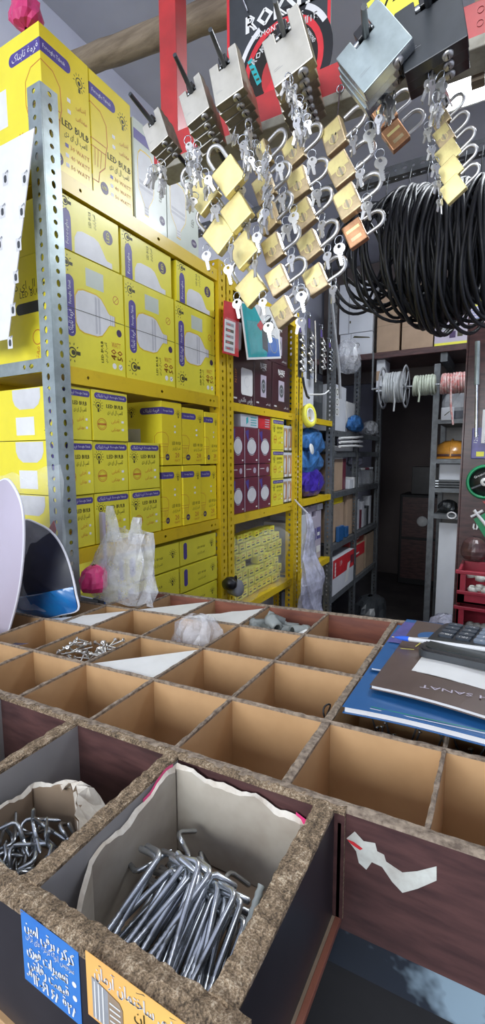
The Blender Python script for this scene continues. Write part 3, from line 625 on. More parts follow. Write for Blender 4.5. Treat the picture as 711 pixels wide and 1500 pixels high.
foilbag('foil_bag', 'crinkled blue foil bag in the middle above the purple bag', 'bag', (-.975, 2.45, 1.325), .19, .075, 'bluebag', 12)
foilbag('foil_bag', 'shiny purple foil bag at the foot of the blue bags', 'bag', (-.965, 2.46, 1.20), .18, .082, 'purplebag', 13)
foilbag('foil_bag', 'pale lilac plastic bag hanging below the narrow blue carton', 'bag', (-.955, 2.235, 1.235), .05, .115, 'lilac', 14, .03)
simple('label_tag', 'round white label resting on the upper blue bag', 'label', (-.915, 2.36, 1.385), lambda b: b.lathe([(.001, .003), (.028, .003), (.03, 0), (.001, -.001)], 'white', 20, X=Matrix.Rotation(R(80), 4, 'Y')))
for k in range(5):
    simple('paper_pack', 'pale paper pack standing on the third bay low deck, %s from the left' % ORD[k], 'pack', (-.93-.004*k, 2.18+.088*k, .743), lambda b: (b.bbox((-.18, 0, 0), (0, .082, .26+.03*((k*7) % 3)), 'whitebox' if k < 2 else 'lilac'), b.frame((0, 0, 0), (0, 1, 0), (0, 0, 1)), b.rect(.008, .12, .074, .19, 'vio' if k > 1 else 'bulb'), b.rect(.008, .04, .074, .08, 'white', 2), b.rect(.02, .14, .06, .16, 'white', 2)), 'paper packs on the low deck')
for k in range(4):
    simple('paper_pack', 'white folded paper pack lying on the standing packs, %s one' % ('lowest', 'second', 'third', 'highest')[k], 'pack', (-.94, 2.2+.03*k, 1.035+.0), lambda b: b.bbox((-.15, .085*k, 0), (0, .085*k+.08, .035), 'whitebox' if k % 2 else 'lilac'), 'folded packs')
    bpy.context.view_layer.update()
# hanging white plastic bag at second post
rings = []
for j in range(14):
    t = j/13; z = 1.08-.54*t; w = .012+.115*min(1, t*1.5)**1.1; 
    if j > 11: w *= .75
    rings.append(((-.80+.01*math.sin(j), 2.03+.10*t, z), .035*min(1, .3+t), w))
vs, fs = crumple(rings, 26, .20, 21); fs.append(tuple(13*26+k for k in range(26)))
b = MB(); b.add(vs, fs, 'milky', False); b.tube([(-.80, 2.03, 1.08), (-.84, 2.02, 1.12), (-.897, 2.10, 1.135)], .004, 'milky'); tag(b.build('plastic_bag'), 'whitish plastic bag hanging from the second yellow post', 'bag')

# ================================================================== BAY FOUR (grey shelving towards the aisle)
t4 = tag(empty('steel_rack', (-.9, 2.72, 0)), 'dull grey steel rack between the yellow shelving and the dark aisle', 'shelving'); t4.location = (0, 0, 0)
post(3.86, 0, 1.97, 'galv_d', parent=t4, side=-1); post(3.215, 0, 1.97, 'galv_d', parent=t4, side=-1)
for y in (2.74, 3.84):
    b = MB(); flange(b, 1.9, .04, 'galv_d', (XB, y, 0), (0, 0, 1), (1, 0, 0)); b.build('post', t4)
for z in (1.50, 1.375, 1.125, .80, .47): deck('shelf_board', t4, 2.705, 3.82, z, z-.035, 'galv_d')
def B4(name, label, cat, y0, y1, z0, z1, m, x=-.93, d=.25, deco=None, group=None):
    def fn(b):
        b.bbox((-d, 0, 0), (0, y1-y0, z1-z0), m, .002); b.frame((0, 0, 0), (0, 1, 0), (0, 0, 1))
        if deco: deco(b, y1-y0, z1-z0)
    return simple(name, label, cat, (x, y0, z0), fn, group)
B4('white_carton', 'narrow pale carton with small black pictograms, top deck of the grey rack', 'carton', 2.76, 3.0, 1.502, 1.78, 'whitebox', deco=lambda b, W, H: [(b.rect(.02, H*.5+k*.06-.05, .10, H*.5+k*.06, 'white'), b.ring(.06, H*.5+k*.06-.025, .02, .006, 'ink', 2)) for k in range(3)])
B4('white_carton', 'plain pale carton deeper on the top deck of the grey rack', 'carton', 3.02, 3.22, 1.502, 1.70, 'bulb')
foilbag('plastic_bag', 'clear bag of bright blue pieces on the top deck of the grey rack', 'bag', (-.90, 3.12, 1.562), .13, .055, 'bluebag', 31, .04)
B4('tube_pack', 'stack of pale flat pipes lying on the second deck of the grey rack', 'pipes', 2.76, 3.18, 1.377, 1.41, 'bulb')
for k in range(3): strip('flat_pipe', 'pale pipe lying on the second deck of the grey rack, %s from the top' % ORD[k], 'pipe', [(498, 642+6*k), (520, 641+6*k), (531, 640+7*k)], .008, 'white', -.88)
B4('sleeved_carton', 'tall pinkish brown carton standing by the grey post, middle deck', 'carton', 2.75, 2.96, 1.127, 1.36, 'kraft', deco=lambda b, W, H: (b.rect(0, H*.86, W, H, 'white'), b.rect(W*.15, H*.90, W*.8, H*.95, 'grey', 2)))
B4('sleeved_carton', 'thin dark red carton beside the tall pinkish one', 'carton', 2.965, 3.03, 1.127, 1.33, 'maroonbox')
for k, (y0, y1, z1, lb_) in enumerate(((3.05, 3.14, 1.19, 'small white carton, lower, in front of the glass jar'), (3.06, 3.20, 1.25, 'white crumpled carton behind the small white one'), (3.15, 3.27, 1.20, 'grey-white carton next to the glass jar'))):
    B4('white_carton', lb_, 'carton', y0, y1, 1.127, z1, 'whitebox' if k < 2 else 'bulb', x=-.91-.01*(k % 2) if k != 1 else -1.17)
for k in range(4):
    simple('glass_jar', 'cloudy glass jar on the middle deck of the grey rack, %s from the yellow side' % ORD[k], 'jar', (-.96, 3.36+.12*k, 1.127), lambda b: (b.lathe([(.001, 0), (.04, 0), (.045, .01), (.045, .09), (.035, .105), (.035, .11), (.001, .11)], 'clearbox', 16), b.lathe([(.001, .112), (.038, .112), (.038, .13), (.001, .13)], ('grey', 'white', 'maroonbox', 'grey')[k], 16)), 'jars on the grey rack')
foilbag('plastic_bag', 'white plastic bag draped over the jars on the grey rack', 'bag', (-1.0, 3.48, 1.31), .13, .045, 'milky', 33, .05)
foilbag('plastic_bag', 'greyish bag tied at its neck near the cable reels', 'bag', (-.93, 3.62, 1.56), .12, .055, 'cloudy', 34, .05)
B4('yellow_carton', 'small yellow carton lying on the tan cartons, grey rack', 'carton', 2.77, 2.98, 1.045, 1.085, 'yel')
B4('tan_carton', 'tan carton standing behind the grey post below the yellow one', 'carton', 2.75, 3.0, .803, 1.043, 'kraft'); B4('tan_carton', 'tall thin tan carton near the blue wrapped packs', 'carton', 3.08, 3.27, .803, 1.08, 'kraft')
for k in range(2): B4('blue_pack', 'small blue pack at the foot of the tan cartons, %s' % ('nearer the grey post', 'farther along the aisle')[k], 'pack', (2.83, 3.02)[k], (2.93, 3.075)[k], .803, (.90, .875)[k], 'bookb', x=-.905 if k == 0 else -.915, d=.02 if k == 0 else .1, group='small blue packs')
rn = random.Random(8)
for k in range(7): B4('bottle_carton', 'slim upright pack at the aisle end of the grey rack, %s from left' % ORD[k], 'pack', 3.30+.068*k, 3.355+.068*k, .803, .93+rn.uniform(0, .1), ('redc', 'whitebox', 'maroonbox', 'whitebox', 'grey', 'charcoal', 'whitebox')[k], x=-.94, d=.06, group='slim upright packs')
B4('red_carton', 'big red and white carton with a slanted white label, lowest deck by the grey post', 'carton', 2.73, 3.19, .472, .70, 'whitebox', x=-.905, d=.3, deco=lambda b, W, H: (b.rect(0, H*.48, W, H, 'red'), [b.disc(W*.1, H*(.56+.1*k), .012, 'white', 2) for k in range(4)], b.poly([(W*.55, H*.12), (W*.68, H*.15), (W*.8, H*.7), (W*.67, H*.67)], 'white', 3), b.text('10', W*.35, H*.8, .05, 'white'), b.rect(W*.8, H*.6, W*.95, H*.85, 'maroonbox', 2)))
B4('red_carton', 'brown and red carton right of the big red and white one', 'carton', 3.22, 3.52, .472, .70, 'kraft', x=-.92, d=.3, deco=lambda b, W, H: (b.rect(0, H*.6, W, H, 'red'), b.rect(W*.1, H*.7, W*.5, H*.75, 'white', 2)))
B4('red_carton', 'red carton on top of the brown one beneath the thin shelf', 'carton', 3.20, 3.60, .703, .764, 'redp', x=-.94, d=.28, deco=lambda b, W, H: b.rect(W*.2, H*.4, W*.6, H*.6, 'white'))
B4('dim_carton', 'dim brownish carton at the aisle end of the lowest deck', 'carton', 3.56, 3.80, .472, .74, 'brown_in', x=-.92)
foilbag('plastic_bag', 'white plastic bag crumpled on the floor under the grey rack', 'bag', (-.80, 2.95, .14), .2, .12, 'milky', 35, .12)
foilbag('plastic_bag', 'dark grey plastic bag on the floor under the grey rack', 'bag', (-.86, 3.5, .15), .22, .13, 'charcoal', 36, .12)

# ================================================================== UPPER BACK SHELF
t = tag(empty('overhead_shelf', (0, 0, 0)), 'dark wooden overhead shelf spanning the aisle under the brown cartons', 'shelf')
MB().bbox((-1.33, 3.2, 1.985), (1.2, 3.66, 2.025), 'wood', .004).build('board', t).data.materials[0] = M['maroon']
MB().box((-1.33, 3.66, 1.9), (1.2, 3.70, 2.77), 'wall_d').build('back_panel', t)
for x in (-.40, .9): MB().box((x, 3.22, 1.93), (x+.04, 3.68, 1.984), 'galv_d').build('bracket', t)
def crate_y(name, label, x0, x1, z0, z1, m, deco=None, y=3.22, d=.38, group=None):
    def fn(b):
        b.bbox((0, 0, 0), (x1-x0, d, z1-z0), m, .003); b.frame((0, 0, 0), (1, 0, 0), (0, 0, 1))
        if deco: deco(b, x1-x0, z1-z0)
    return simple(name, label, 'carton', (x0, y, z0), fn, group)
crate_y('white_carton', 'white carton with a dark seam, upper, left of the brown cartons', -1.06, -.83, 2.175, 2.50, 'whitebox', lambda b, W, H: (b.line(W*.3, 0, W*.3, H, .006, 'grey'), [b.rect(W*.32, H*(.2+.17*k), W*.36, H*(.25+.17*k), 'ink') for k in range(4)]))
crate_y('white_carton', 'low white carton under the seamed one on the overhead shelf', -1.05, -.83, 2.027, 2.172, 'whitebox', lambda b, W, H: (b.line(W*.35, 0, W*.35, H, .004, 'grey'), b.ring(W*.55, H*.45, .015, .004, 'ink'), b.poly([(W*.4, H*.8), (W*.95, H*.7), (W*.9, H*.76), (W*.45, H*.88)], 'ink')))
crate_y('brown_carton', 'plain brown carton on the overhead shelf, left of two', -.80, -.655, 2.027, 2.42, 'kraft', lambda b, W, H: (b.line(0, H*.42, W, H*.44, .004, 'brown_in'), b.poly([(W*.35, H*.62), (W*.7, H*.58), (W*.9, H*.56), (W*.7, H*.53), (W*.6, H*.60), (W*.35, H*.58)], 'brown_in')))
crate_y('brown_carton', 'plain brown carton on the overhead shelf, next to the printed one', -.640, -.450, 2.027, 2.42, 'kraft', lambda b, W, H: (b.line(0, H*.36, W, H*.36, .003, 'brown_in'), b.line(0, H*.62, W*.1, H*.5, .004, 'brown_in')))
def printed(b, W, H):
    b.rect(0, 0, W, H, 'lilac', .5); b.rect(0, 0, W, .016, 'gold', 2); b.rect(.03, H*.72, W, H, 'gold', 2); b.rect(.05, H*.76, W*.9, H*.80, 'bulb', 3); b.rect(.1, H*.93, W*.8, H*.97, 'purple', 3)
    for x, z, w, h, m in ((.035, .155, .035, .05, 'grey'), (.03, .09, .035, .05, 'grey'), (.12, .165, .055, .06, 'ink'), (.085, .04, .035, .04, 'badge'), (.13, .045, .03, .035, 'ink')): b.rect(x, z, x+w, z+h, m, 2)
    for k in range(4): b.line(.075, .17+.012*k, .11, .17+.012*k, .003, 'blue', 2)
    for k in range(9): b.rect(.20, .12+.016*k, .20+.09+.02*(k % 3), .123+.016*k, 'blue', 2); b.rect(.33, .12+.016*k, .45, .123+.016*k, 'blue', 2)
    b.rect(.19, .055, W, .085, 'maroonbox', 2); b.rect(.27, .058, .6, .082, 'red', 3)
crate_y('printed_carton', 'white and yellow carton with printed product pictures on the overhead shelf', -.440, .30, 2.027, 2.315, 'whitebox', printed)
foilbag('plastic_bag', 'grey blue plastic bag hanging at the left end of the overhead shelf', 'bag', (-.94, 3.06, 1.99), .10, .11, 'cloudy', 37, .07)

# cable reels on a rod
yr = 3.0
zr = hy(600, 566, yr).z
t = tag(empty('reel_rod', hy(560, 566, yr)), 'thin steel rod carrying the cable reels below the overhead shelf', 'rod'); b = MB(); a0 = hy(545, 568, yr).x; a1 = hy(712, 558, yr).x
b.tube([(0, 0, 0), (a1-a0+.4, 0, 0)], .007, 'steel', 10); o = b.build('rod', t); t.location = (a0, yr, zr); 
for x in (.0, a1-a0+.38): MB().box((x, -.008, 0), (x+.008, .008, 1.985-zr), 'galv_d').build('hanger', t)
def reel(label, xa, xb, R_, Rd, m, flm, tail, name='cable_reel'):
    x0 = hy(xa, 566, yr).x; x1 = hy(xb, 566, yr).x; W = x1-x0
    t = tag(empty(name, (x0, yr, zr)), label, 'cable reel', 'cable reels on the rod')
    RX = Matrix.Rotation(R(90), 4, 'Y')
    if Rd:
        for x in (0, W):
            b = MB(); b.lathe([(Rd, -.003), (Rd+.004, 0), (Rd, .003), (Rd-.012, .003), (Rd-.012, -.003), (Rd, -.003)], flm, 32, X=Matrix.Translation((x, 0, 0)) @ RX)
            for k in range(6):
                c = R(60*k); b.tube([(x, .012*math.cos(c), .012*math.sin(c)), (x, (Rd-.008)*math.cos(c), (Rd-.008)*math.sin(c))], .004, flm, 6)
            b.lathe([(.013, -.004), (.024, -.004), (.024, .004), (.013, .004), (.013, -.004)], flm, 16, X=Matrix.Translation((x, 0, 0)) @ RX); b.build('flange', t)
    b = MB(); a = .012 if Rd else 0; n = max(5, int((W-2*a)/.011)); 
    for k in range(n):
        rr = R_*(1+random.uniform(-.05, .03)); x = a+.005+(W-2*a-.01)*k/(n-1); c = []
        for q in range(24): c.append((x+.004*math.sin(q*.26+k), rr*math.cos(q*math.pi/12), rr*math.sin(q*math.pi/12)))
        b.tube(c, .0062, m, 6, closed=True)
    b.lathe([(.010, a), (R_*.97, a), (R_*.97, W-a), (.010, W-a)], m, 24, X=RX)
    b.build('wound_cable', t)
    b = MB(); xt = W*tail[0]; b.tube([(xt, -R_, .02), (xt, -R_-.005, -.03), (xt+.005, -R_+.004, -tail[1]*.6), (xt+tail[2], -R_+.01, -tail[1])], .006, m, 6); b.build('loose_end', t)
reel('large reel of grey-white cable with spoked side discs', 562, 595, .088, .125, 'wirew', 'grey', (.62, .15, .0))
reel('small spool of cream cable between the other two', 607, 638, .055, 0, 'wireg', 'grey', (.3, .10, 0))
reel('coil of red and white cable, rightmost of the three on the rod', 647, 682, .055, 0, 'wirer', 'grey', (.45, .24, .02))
crate_y('white_carton', 'narrow white carton with a yellow patch hanging left of the cable reels', -.80, -.745, 1.775, 1.984, 'whitebox', lambda b, W, H: (b.rect(0, H*.35, W*.5, H*.65, 'kraft'), b.rect(W*.5, H*.5, W*.75, H*.6, 'ink')), y=3.24, d=.15)

# aisle end: dark things by the back wall
t = tag(empty('side_cabinet', (0, 0, 0)), 'dim dark cabinet at the far end of the aisle', 'cabinet')
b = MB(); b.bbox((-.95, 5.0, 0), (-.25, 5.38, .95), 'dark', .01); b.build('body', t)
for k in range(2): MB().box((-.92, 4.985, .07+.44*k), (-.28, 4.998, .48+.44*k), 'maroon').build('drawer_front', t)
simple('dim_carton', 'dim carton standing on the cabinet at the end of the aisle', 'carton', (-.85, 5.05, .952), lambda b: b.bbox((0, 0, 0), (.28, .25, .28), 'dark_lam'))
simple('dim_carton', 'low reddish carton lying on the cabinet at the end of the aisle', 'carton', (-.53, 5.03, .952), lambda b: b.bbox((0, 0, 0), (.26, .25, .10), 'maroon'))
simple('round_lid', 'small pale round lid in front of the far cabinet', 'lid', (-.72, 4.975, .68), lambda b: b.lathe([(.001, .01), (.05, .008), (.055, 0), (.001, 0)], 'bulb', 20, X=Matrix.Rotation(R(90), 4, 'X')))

# ================================================================== RIGHT RACK
rr = tag(empty('open_rack', (0, 0, 0)), 'dark steel rack right of the aisle holding a helmet', 'shelving'); y0 = 3.22
def rp(x, z0, z1, w=.035): MB().box((x, y0, z0), (x+w, y0+.03, z1), 'galv_d').build('post', rr)
xl = -.418
rp(xl-.015, 0, 1.92); rp(.55, 0, 1.92); MB().box((xl-.012, y0+.45, 0), (xl+.02, y0+.43, 1.92), 'galv_d').build('post', rr)
MB().box((xl+.01, y0+.47, 0), (.6, y0+.49, 1.92), 'grey_lam').build('back_panel', rr)
for z in (1.575, 1.325, 1.14, .97): MB().box((xl+.02, y0, z-.028), (.55, y0+.46, z), 'galv_d').build('shelf_board', rr)
simple('pale_board', 'pale grey board standing below the shelves of the right rack', 'panel', (xl+.05, y0+.05, .25), lambda b: b.bbox((0, 0, 0), (.50, .02, .66), 'whitebox'))
def hel(b):
    b.lathe([(.001, .11), (.05, .105), (.09, .08), (.112, .04), (.118, .0), (.112, -.0), (.1, .0)], 'amber', 28); b.lathe([(.112, 0), (.135, -.005), (.137, -.01), (.115, -.008)], 'amber', 28); b.tube([(0, -.118, .0), (0, -.10, .065), (0, -.05, .108), (0, 0, .115), (0, .05, .11), (0, .1, .065)], .006, 'amber', 8)
    b.lathe([(.117, .004), (.119, .012), (.117, .02)], 'maroon', 28)
simple('safety_helmet', 'amber yellow hard hat on the top board of the right rack', 'helmet', hy(662, 683, y0+.15), hel)
h = [o for o in col.objects if o.name == 'safety_helmet'][0]; h.location = (h.location.x, y0+.15, 1.337)
pf = hy(668, 705, y0+.06)
simple('fire_sign', 'white box with black FIR lettering on the right rack', 'sign', (xl+.035, y0+.06, 1.142), lambda b: (b.bbox((0, 0, 0), (.34, .08, .150), 'whitebox'), b.frame((0, 0, 0), (1, 0, 0), (0, 0, 1)), b.text('FIR', .22, .062, .085, 'ink', bold=.03)))
simple('switch_cover', 'small white square plate with a diagonal mark hanging above the helmet', 'plate', hy(646, 616, y0-.01), lambda b: (b.bbox((0, 0, 0), (.075, .012, .08), 'whitebox'), b.frame((0, 0, 0), (1, 0, 0), (0, 0, 1)), b.line(.02, .03, .05, .055, .005, 'ink')))
foilbag('plastic_bag', 'grey bag of goods on the top board of the right rack', 'bag', (xl+.19, y0+.1, 1.70), .05, .10, 'grey', 41, .14)
simple('tool_case', 'dark blue case on the top board of the right rack under the grey bag', 'case', (xl+.06, y0+.03, 1.577), lambda b: (b.bbox((0, 0, 0), (.32, .2, .05), 'navy'), b.box((.1, -.008, .02), (.2, 0, .028), 'charcoal')))
for k, (x, z, m_, lb_) in enumerate(((.04, .972, 'charcoal', 'dark wrapped tool lying on the rack below the FIR box, left'), (.16, .972, 'kraft', 'brown wrapped lump with a pale ring on the rack below the FIR box'), (.29, .972, 'charcoal', 'black wrapped lump at the right of the same board'))):
    foilbag('wrapped_tool', lb_, 'tool', (xl+x+.05, y0+.12, z+.045), .08, .04, m_, 50+k, .055)
simple('coil_ring', 'pale ring lying on the board under the FIR box', 'ring', hy(662, 755, y0-.02), lambda b: b.tube([(.025*math.cos(a*.4), 0, .02*math.sin(a*.4)) for a in range(16)], .005, 'bulb', 6, closed=True))
for k in range(3): simple('leaf_spring', 'flat dark tool lying in front of the FIR box, %s' % ('top', 'middle', 'bottom')[k], 'tool', (xl+.02, y0+.005, 1.144+.017*k), lambda b: (b.bbox((0, 0, 0), (.34-.04*k, .05, .014), 'charcoal'), b.box((.0, -.001, .004), (.02, 0, .010), 'steel')), 'flat dark tools')
foilbag('plastic_bag', 'white plastic bag slumped at the foot of the pale board', 'bag', (xl+.14, y0-.14, .27), .10, .09, 'milky', 44, .10)
foilbag('plastic_bag', 'grey translucent bag standing on the floor behind the red crates', 'bag', (xl+.22, y0-.2, .11), .12, .11, 'cloudy', 45, .12)
foilbag('plastic_bag', 'white plastic bag leaning on the red crates, upper one', 'bag', (xl+.26, y0-.18, .48), .07, .12, 'milky', 46, .08)
t_ = [o for o in col.objects if o.get('label', '').startswith('white plastic bag leaning')]

# display panel at right edge with hanging goods
yp = 2.25
px0 = hy(684, 640, yp).x
t = tag(empty('display_board', (px0, yp, 0)), 'dark red display board at the right edge with tools hanging on it', 'display board')
MB().bbox((-.012, 0, 0), (.9, .02, 1.9), 'maroon', .003).build('panel', t)
MB().box((-.018, -.004, 0), (-.012, .026, 1.95), 'maroon').build('edge_trim', t)
def wheel(b):
    b.X = Matrix.Rotation(R(90), 4, 'X')
    b.lathe([(.062, -.012), (.070, -.012), (.074, 0), (.070, .012), (.062, .012), (.060, 0), (.062, -.012)], 'green', 36); b.lathe([(.001, .004), (.060, .004), (.060, -.002), (.001, -.002)], 'black', 30); b.lathe([(.006, .012), (.017, .012), (.018, .004), (.006, .004)], 'white', 20)
    b.X = Matrix.Identity(4); b.frame((0, -.006, 0), (1, 0, 0), (0, 0, 1)); b.text('Greencut', -.018, .030, .016, 'white', rot=28, width=.055)
    for s in (-1, 1): b.tube([(s*.012, -.008, -.012), (s*.05, -.012, -.03)], .006, 'charcoal', 6)
simple('cutting_wheel', 'green rimmed wheel with a black centre on the display board', 'wheel', hy(711, 706, yp-.02), wheel)
simple('blue_pack', 'blue and yellow blister pack above the green wheel', 'blister pack', hy(690, 672, yp-.015), lambda b: (b.bbox((0, 0, 0), (.12, .008, .13), 'vio'), b.frame((0, 0, 0), (1, 0, 0), (0, 0, 1)), b.text('1200', .018, .085, .02, 'white', rot=80), b.poly([(.055, 0), (.075, 0), (.09, .13), (.07, .13)], 'gold'), b.ring(.075, .075, .016, .007, 'white', 2), b.rect(.02, .01, .05, .03, 'gold', 2)))
simple('scraper_pack', 'red triangular pack with green card below the green wheel', 'blister pack', hy(692, 800, yp-.015)+Vector((0, 0, .07)), lambda b: (b.prism([(0, .05), (.13, .14), (.13, -.02), (.05, -.03)], 0, .006, 'green', X=Matrix.Rotation(R(90), 4, 'X')), b.prism([(.03, .13), (.13, .14), (.13, .02)], .006, .012, 'redp', X=Matrix.Rotation(R(90), 4, 'X')), b.tube([(.0, -.012, .09), (.04, -.014, .04), (.07, -.012, .0)], .007, 'bulb', 8), b.tube([(-.01, -.012, .06), (.035, -.014, .09)], .006, 'bulb', 8)))
for k, (x, y, r, lb_) in enumerate(((704, 560, .010, 'long grey steel bar hanging in front of the display board'),)):
    P1 = hy(700, 500, yp-.03); P2 = hy(698, 640, yp-.03); b = MB(); b.tube([(0, 0, 0), (P2-P1)*.45], .010, 'galv', 10); b.tube([(P2-P1)*.45, (P2-P1)], .0065, 'steel', 10); o = b.build('steel_bar'); o.location = P1; tag(o, lb_, 'bar')
P1 = hy(708, 600, yp-.02)
simple('saw_blade', 'perforated saw strip hanging right of the steel bar', 'saw blade', P1, lambda b: flange(b, .14, .03, 'bulb', (0, 0, -.14), (0, 0, 1), (1, 0, 0), pitch=.008, slot=(.0025, .003)))
simple('twin_hook', 'little white twin hook on the dark red board', 'hook', hy(697, 771, yp-.012), lambda b: [b.tube([(s*.006, 0, .01), (s*.008, -.01, -.004), (s*.004, -.006, -.012)], .004, 'white', 6) for s in (-1, 1)])
foilbag('brown_lump', 'dark brown round lump hanging above the red crates', 'lump', hy(695, 804, yp-.1), .05, .05, 'maroon', 47, .05, .05)
# red crates
def crate(z, label):
    x0 = hy(671, 850, 2.02).x; W, D_, H = .42, .20, .135; t = tag(empty('stacking_crate', (x0, 2.0, z)), label, 'crate', 'red stacking crates')
    b = MB(); e = .012
    for a, c in (((0, D_-e, 0), (W, D_, H)), ((0, 0, 0), (e, D_, H)), ((W-e, 0, 0), (W, D_, H)), ((0, 0, 0), (W, D_, e)), ((0, 0, 0), (W, e, H*.36)), ((0, -.01, H*.30), (W, 0, H*.40)), ((-.008, -.008, H*.9), (W+.008, e, H)), ((0, 0, 0), (.03, e, H))): b.bbox(a, c, 'redc', .002)
    b.build('shell', t)
    return x0, z
z0 = .40
cr = [crate(.47+.145*k, ('red plastic crate lowest of the stack at the right edge', 'red plastic crate second from the bottom at the right edge', 'red plastic crate on top of the stack, holding white pieces')[k]) for k in range(3)]
simple('crate_stand', 'dark stand under the red crates', 'stand', (cr[0][0]-.01, 1.98, 0), lambda b: (b.bbox((0, 0, .43), (.45, .24, .468), 'redc'), b.box((.01, .01, 0), (.04, .05, .43), 'galv_d'), b.box((.40, .01, 0), (.43, .05, .43), 'galv_d'), b.box((.01, .19, 0), (.04, .23, .43), 'galv_d'), b.box((.40, .19, 0), (.43, .23, .43), 'galv_d')))
rn = random.Random(14)
for c, (x0, z) in enumerate(cr):
    for k in range(9):
        b = MB(); b.X = Matrix.Rotation(rn.uniform(0, 3), 4, 'Z') @ Matrix.Rotation(rn.uniform(-.5, .5), 4, 'X'); b.lathe([(.008, -.01), (.018, -.012), (.02, 0), (.012, .012), (.008, .01), (.008, -.01)], 'scuff', 10); b.bbox((.010, -.006, -.006), (.035, .006, .006), 'scuff', .002)
        o = b.build('plastic_fitting'); o.location = (x0+.05+.025*(k % 5)+rn.uniform(-.005, .005), 2.04+.04*(k//5)+rn.uniform(0, .01), z+.033+(.05 if c == 2 else 0)*(k % 2)+(.02 if c == 2 else 0)); tag(o, 'white plastic fitting lying in the %s red crate' % ('lowest', 'middle', 'topmost')[c], 'fitting', 'white fittings in the %s crate' % ('lowest', 'middle', 'topmost')[c])
# ================================================================== FRAME OVER THE COUNTER
YR = .85
t = tag(empty('hanging_rail', (0, YR, 1.985)), 'red painted steel rail over the counter carrying all the padlocks', 'rail')
b = MB(); b.bbox((-.70, 0, -.012), (.62, .004, .036), 'redp', .001); b.bbox((-.70, .004, .032), (.62, .05, .036), 'redp', .001)
for k in range(4): b.lathe([(.001, -.0006), (.0045, -.0006), (.0045, .001)], 'hole', 12, X=Matrix.Translation((-.10+.028*(k % 2), 0, .004+.018*(k//2))) @ Matrix.Rotation(R(90), 4, 'X'))
b.build('rail', t)
MB().bbox((-.70, -.004, -.030), (.62, .052, -.013), 'strip', .002).build('wood_strip', t)
b = MB(); b.bbox((-.683, .006, .037), (-.640, .046, .78), 'redp', .002); b.build('upright', t)
b = MB(); b.bbox((-.055, -.006, -.028), (-.02, -.0045, .4), 'redp', .0005); b.build('upright', t)
t = tag(empty('wooden_beam', (0, .78, 2.235)), 'thick weathered wooden beam crossing above the red rail', 'beam')
A_ = hy(112, 95, 1.06)-t.location; B_ = hy(480, -40, 1.06)-t.location; A_ = A_+(A_-B_)*.15; b = MB(); b.tube([A_.lerp(B_, k/16)+Vector((0, .001*math.sin(k*3), .0015*math.sin(k*2))) for k in range(26)], .032, 'wood', 14); b.build('beam', t)
# poster: saw blade advert
PY = .905
xl_, xr_ = hy(333, 60, PY).x, hy(484, 60, PY).x; zb_ = hy(340, 175, PY).z; W, H = xr_-xl_, .36
t = tag(empty('poster', (xl_, PY, zb_)), 'black and red poster of a diamond saw blade behind the red rail', 'poster')
b = MB(); b.bbox((0, 0, 0), (W, .003, H), 'charcoal', .0005); b.frame((0, 0, 0), (1, 0, 0), (0, 0, 1))
def L_(x, y): p = hy(x, y, PY); return p.x-xl_, p.z-zb_
b.rect(0, 0, .006, H, 'red', 2); b.rect(W-.006, 0, W, H, 'red', 2)
cx, cz = L_(414, 98); r0 = .102
b.ring(cx, cz, r0, .020, 'black', 3, 40); b.ring(cx, cz, r0, .010, 'bulb', 4, 16, 120, 168); b.ring(cx, cz, r0, .010, 'bulb', 4, 10, 28, 60); b.ring(cx, cz, r0-.018, .011, 'red', 4, 40); b.disc(cx, cz, r0-.029, 'hole', 3, 40); b.disc(cx, cz-.01, .045, 'redp', 4, 30); b.poly([(cx-.055, cz-.05), (cx-.01, cz+.00), (cx+.02, cz-.065)], 'red', 5)
tx, tz = L_(412, 14); b.text('ROKSEL', tx, tz, .044, 'white', width=.150, bold=.045, l=6); tx, tz = L_(420, 31); b.text('DIAMOND BLADES', tx-.02, tz-.002, .014, 'white', width=.11, l=6); b.text('GRANITE', tx+.03, tz-.016, .018, 'white', width=.065, l=6, bold=.02)
tx, tz = L_(386, 72); b.text('ROKSEL', tx, tz, .016, 'white', width=.058, rot=38, l=6, bold=.03); b.text('DIAMOND', cx+.058, cz+.03, .01, 'white', rot=-58, width=.03, l=6)
px1, pz1 = L_(363, 92); px2, pz2 = L_(380, 125); b.poly([(px1, pz1), (px2-.004, pz2), (px2+.006, pz2+.004), (px1+.010, pz1+.005)][::1], 'teal', 6)
for k in range(4): q_ = (k+.7)/4.6; b.rect(px1+(px2-px1)*q_-.001, pz1+(pz2-pz1)*q_-.001, px1+(px2-px1)*q_+.006, pz1+(pz2-pz1)*q_+.003, 'ink', 7)
b.build('printed_sheet', t)
b = MB(); b.tube([(.05, -.004, .18), (.04, -.008, .205), (.05, -.006, .212)], .0018, 'steel', 6); b.build('pin', t)
MB().box((-.14+.60, .004, -.09), (-.12+.60, .024, .4), 'wood').build('lath', t)
# yellow card
o = None
b = MB(); X_ = Matrix.Rotation(R(-18), 4, 'Y'); b.X = X_; b.bbox((0, 0, -.1), (.085, .003, .03), 'gold', .0005); b.frame(X_ @ Vector((0, 0, -.1)), X_.to_3x3() @ Vector((1, 0, 0)), X_.to_3x3() @ Vector((0, 0, 1)))
b.X = Matrix.Identity(4); b.text('LOZZI', .038, .112, .034, 'ink', width=.085, bold=.02); b.text('L', .012, .07, .02, 'ink'); b.disc(.045, .045, .012, 'red', 2); b.poly([(.055, .03), (.075, .055), (.082, .03)], 'ink', 2); b.rect(.0, .0, .085, .025, 'redp', 2) if False else None
o = b.build('yellow_card'); o.location = hy(545, 30, .83); tag(o, 'bright yellow card with black lettering behind the big steel padlock', 'card')
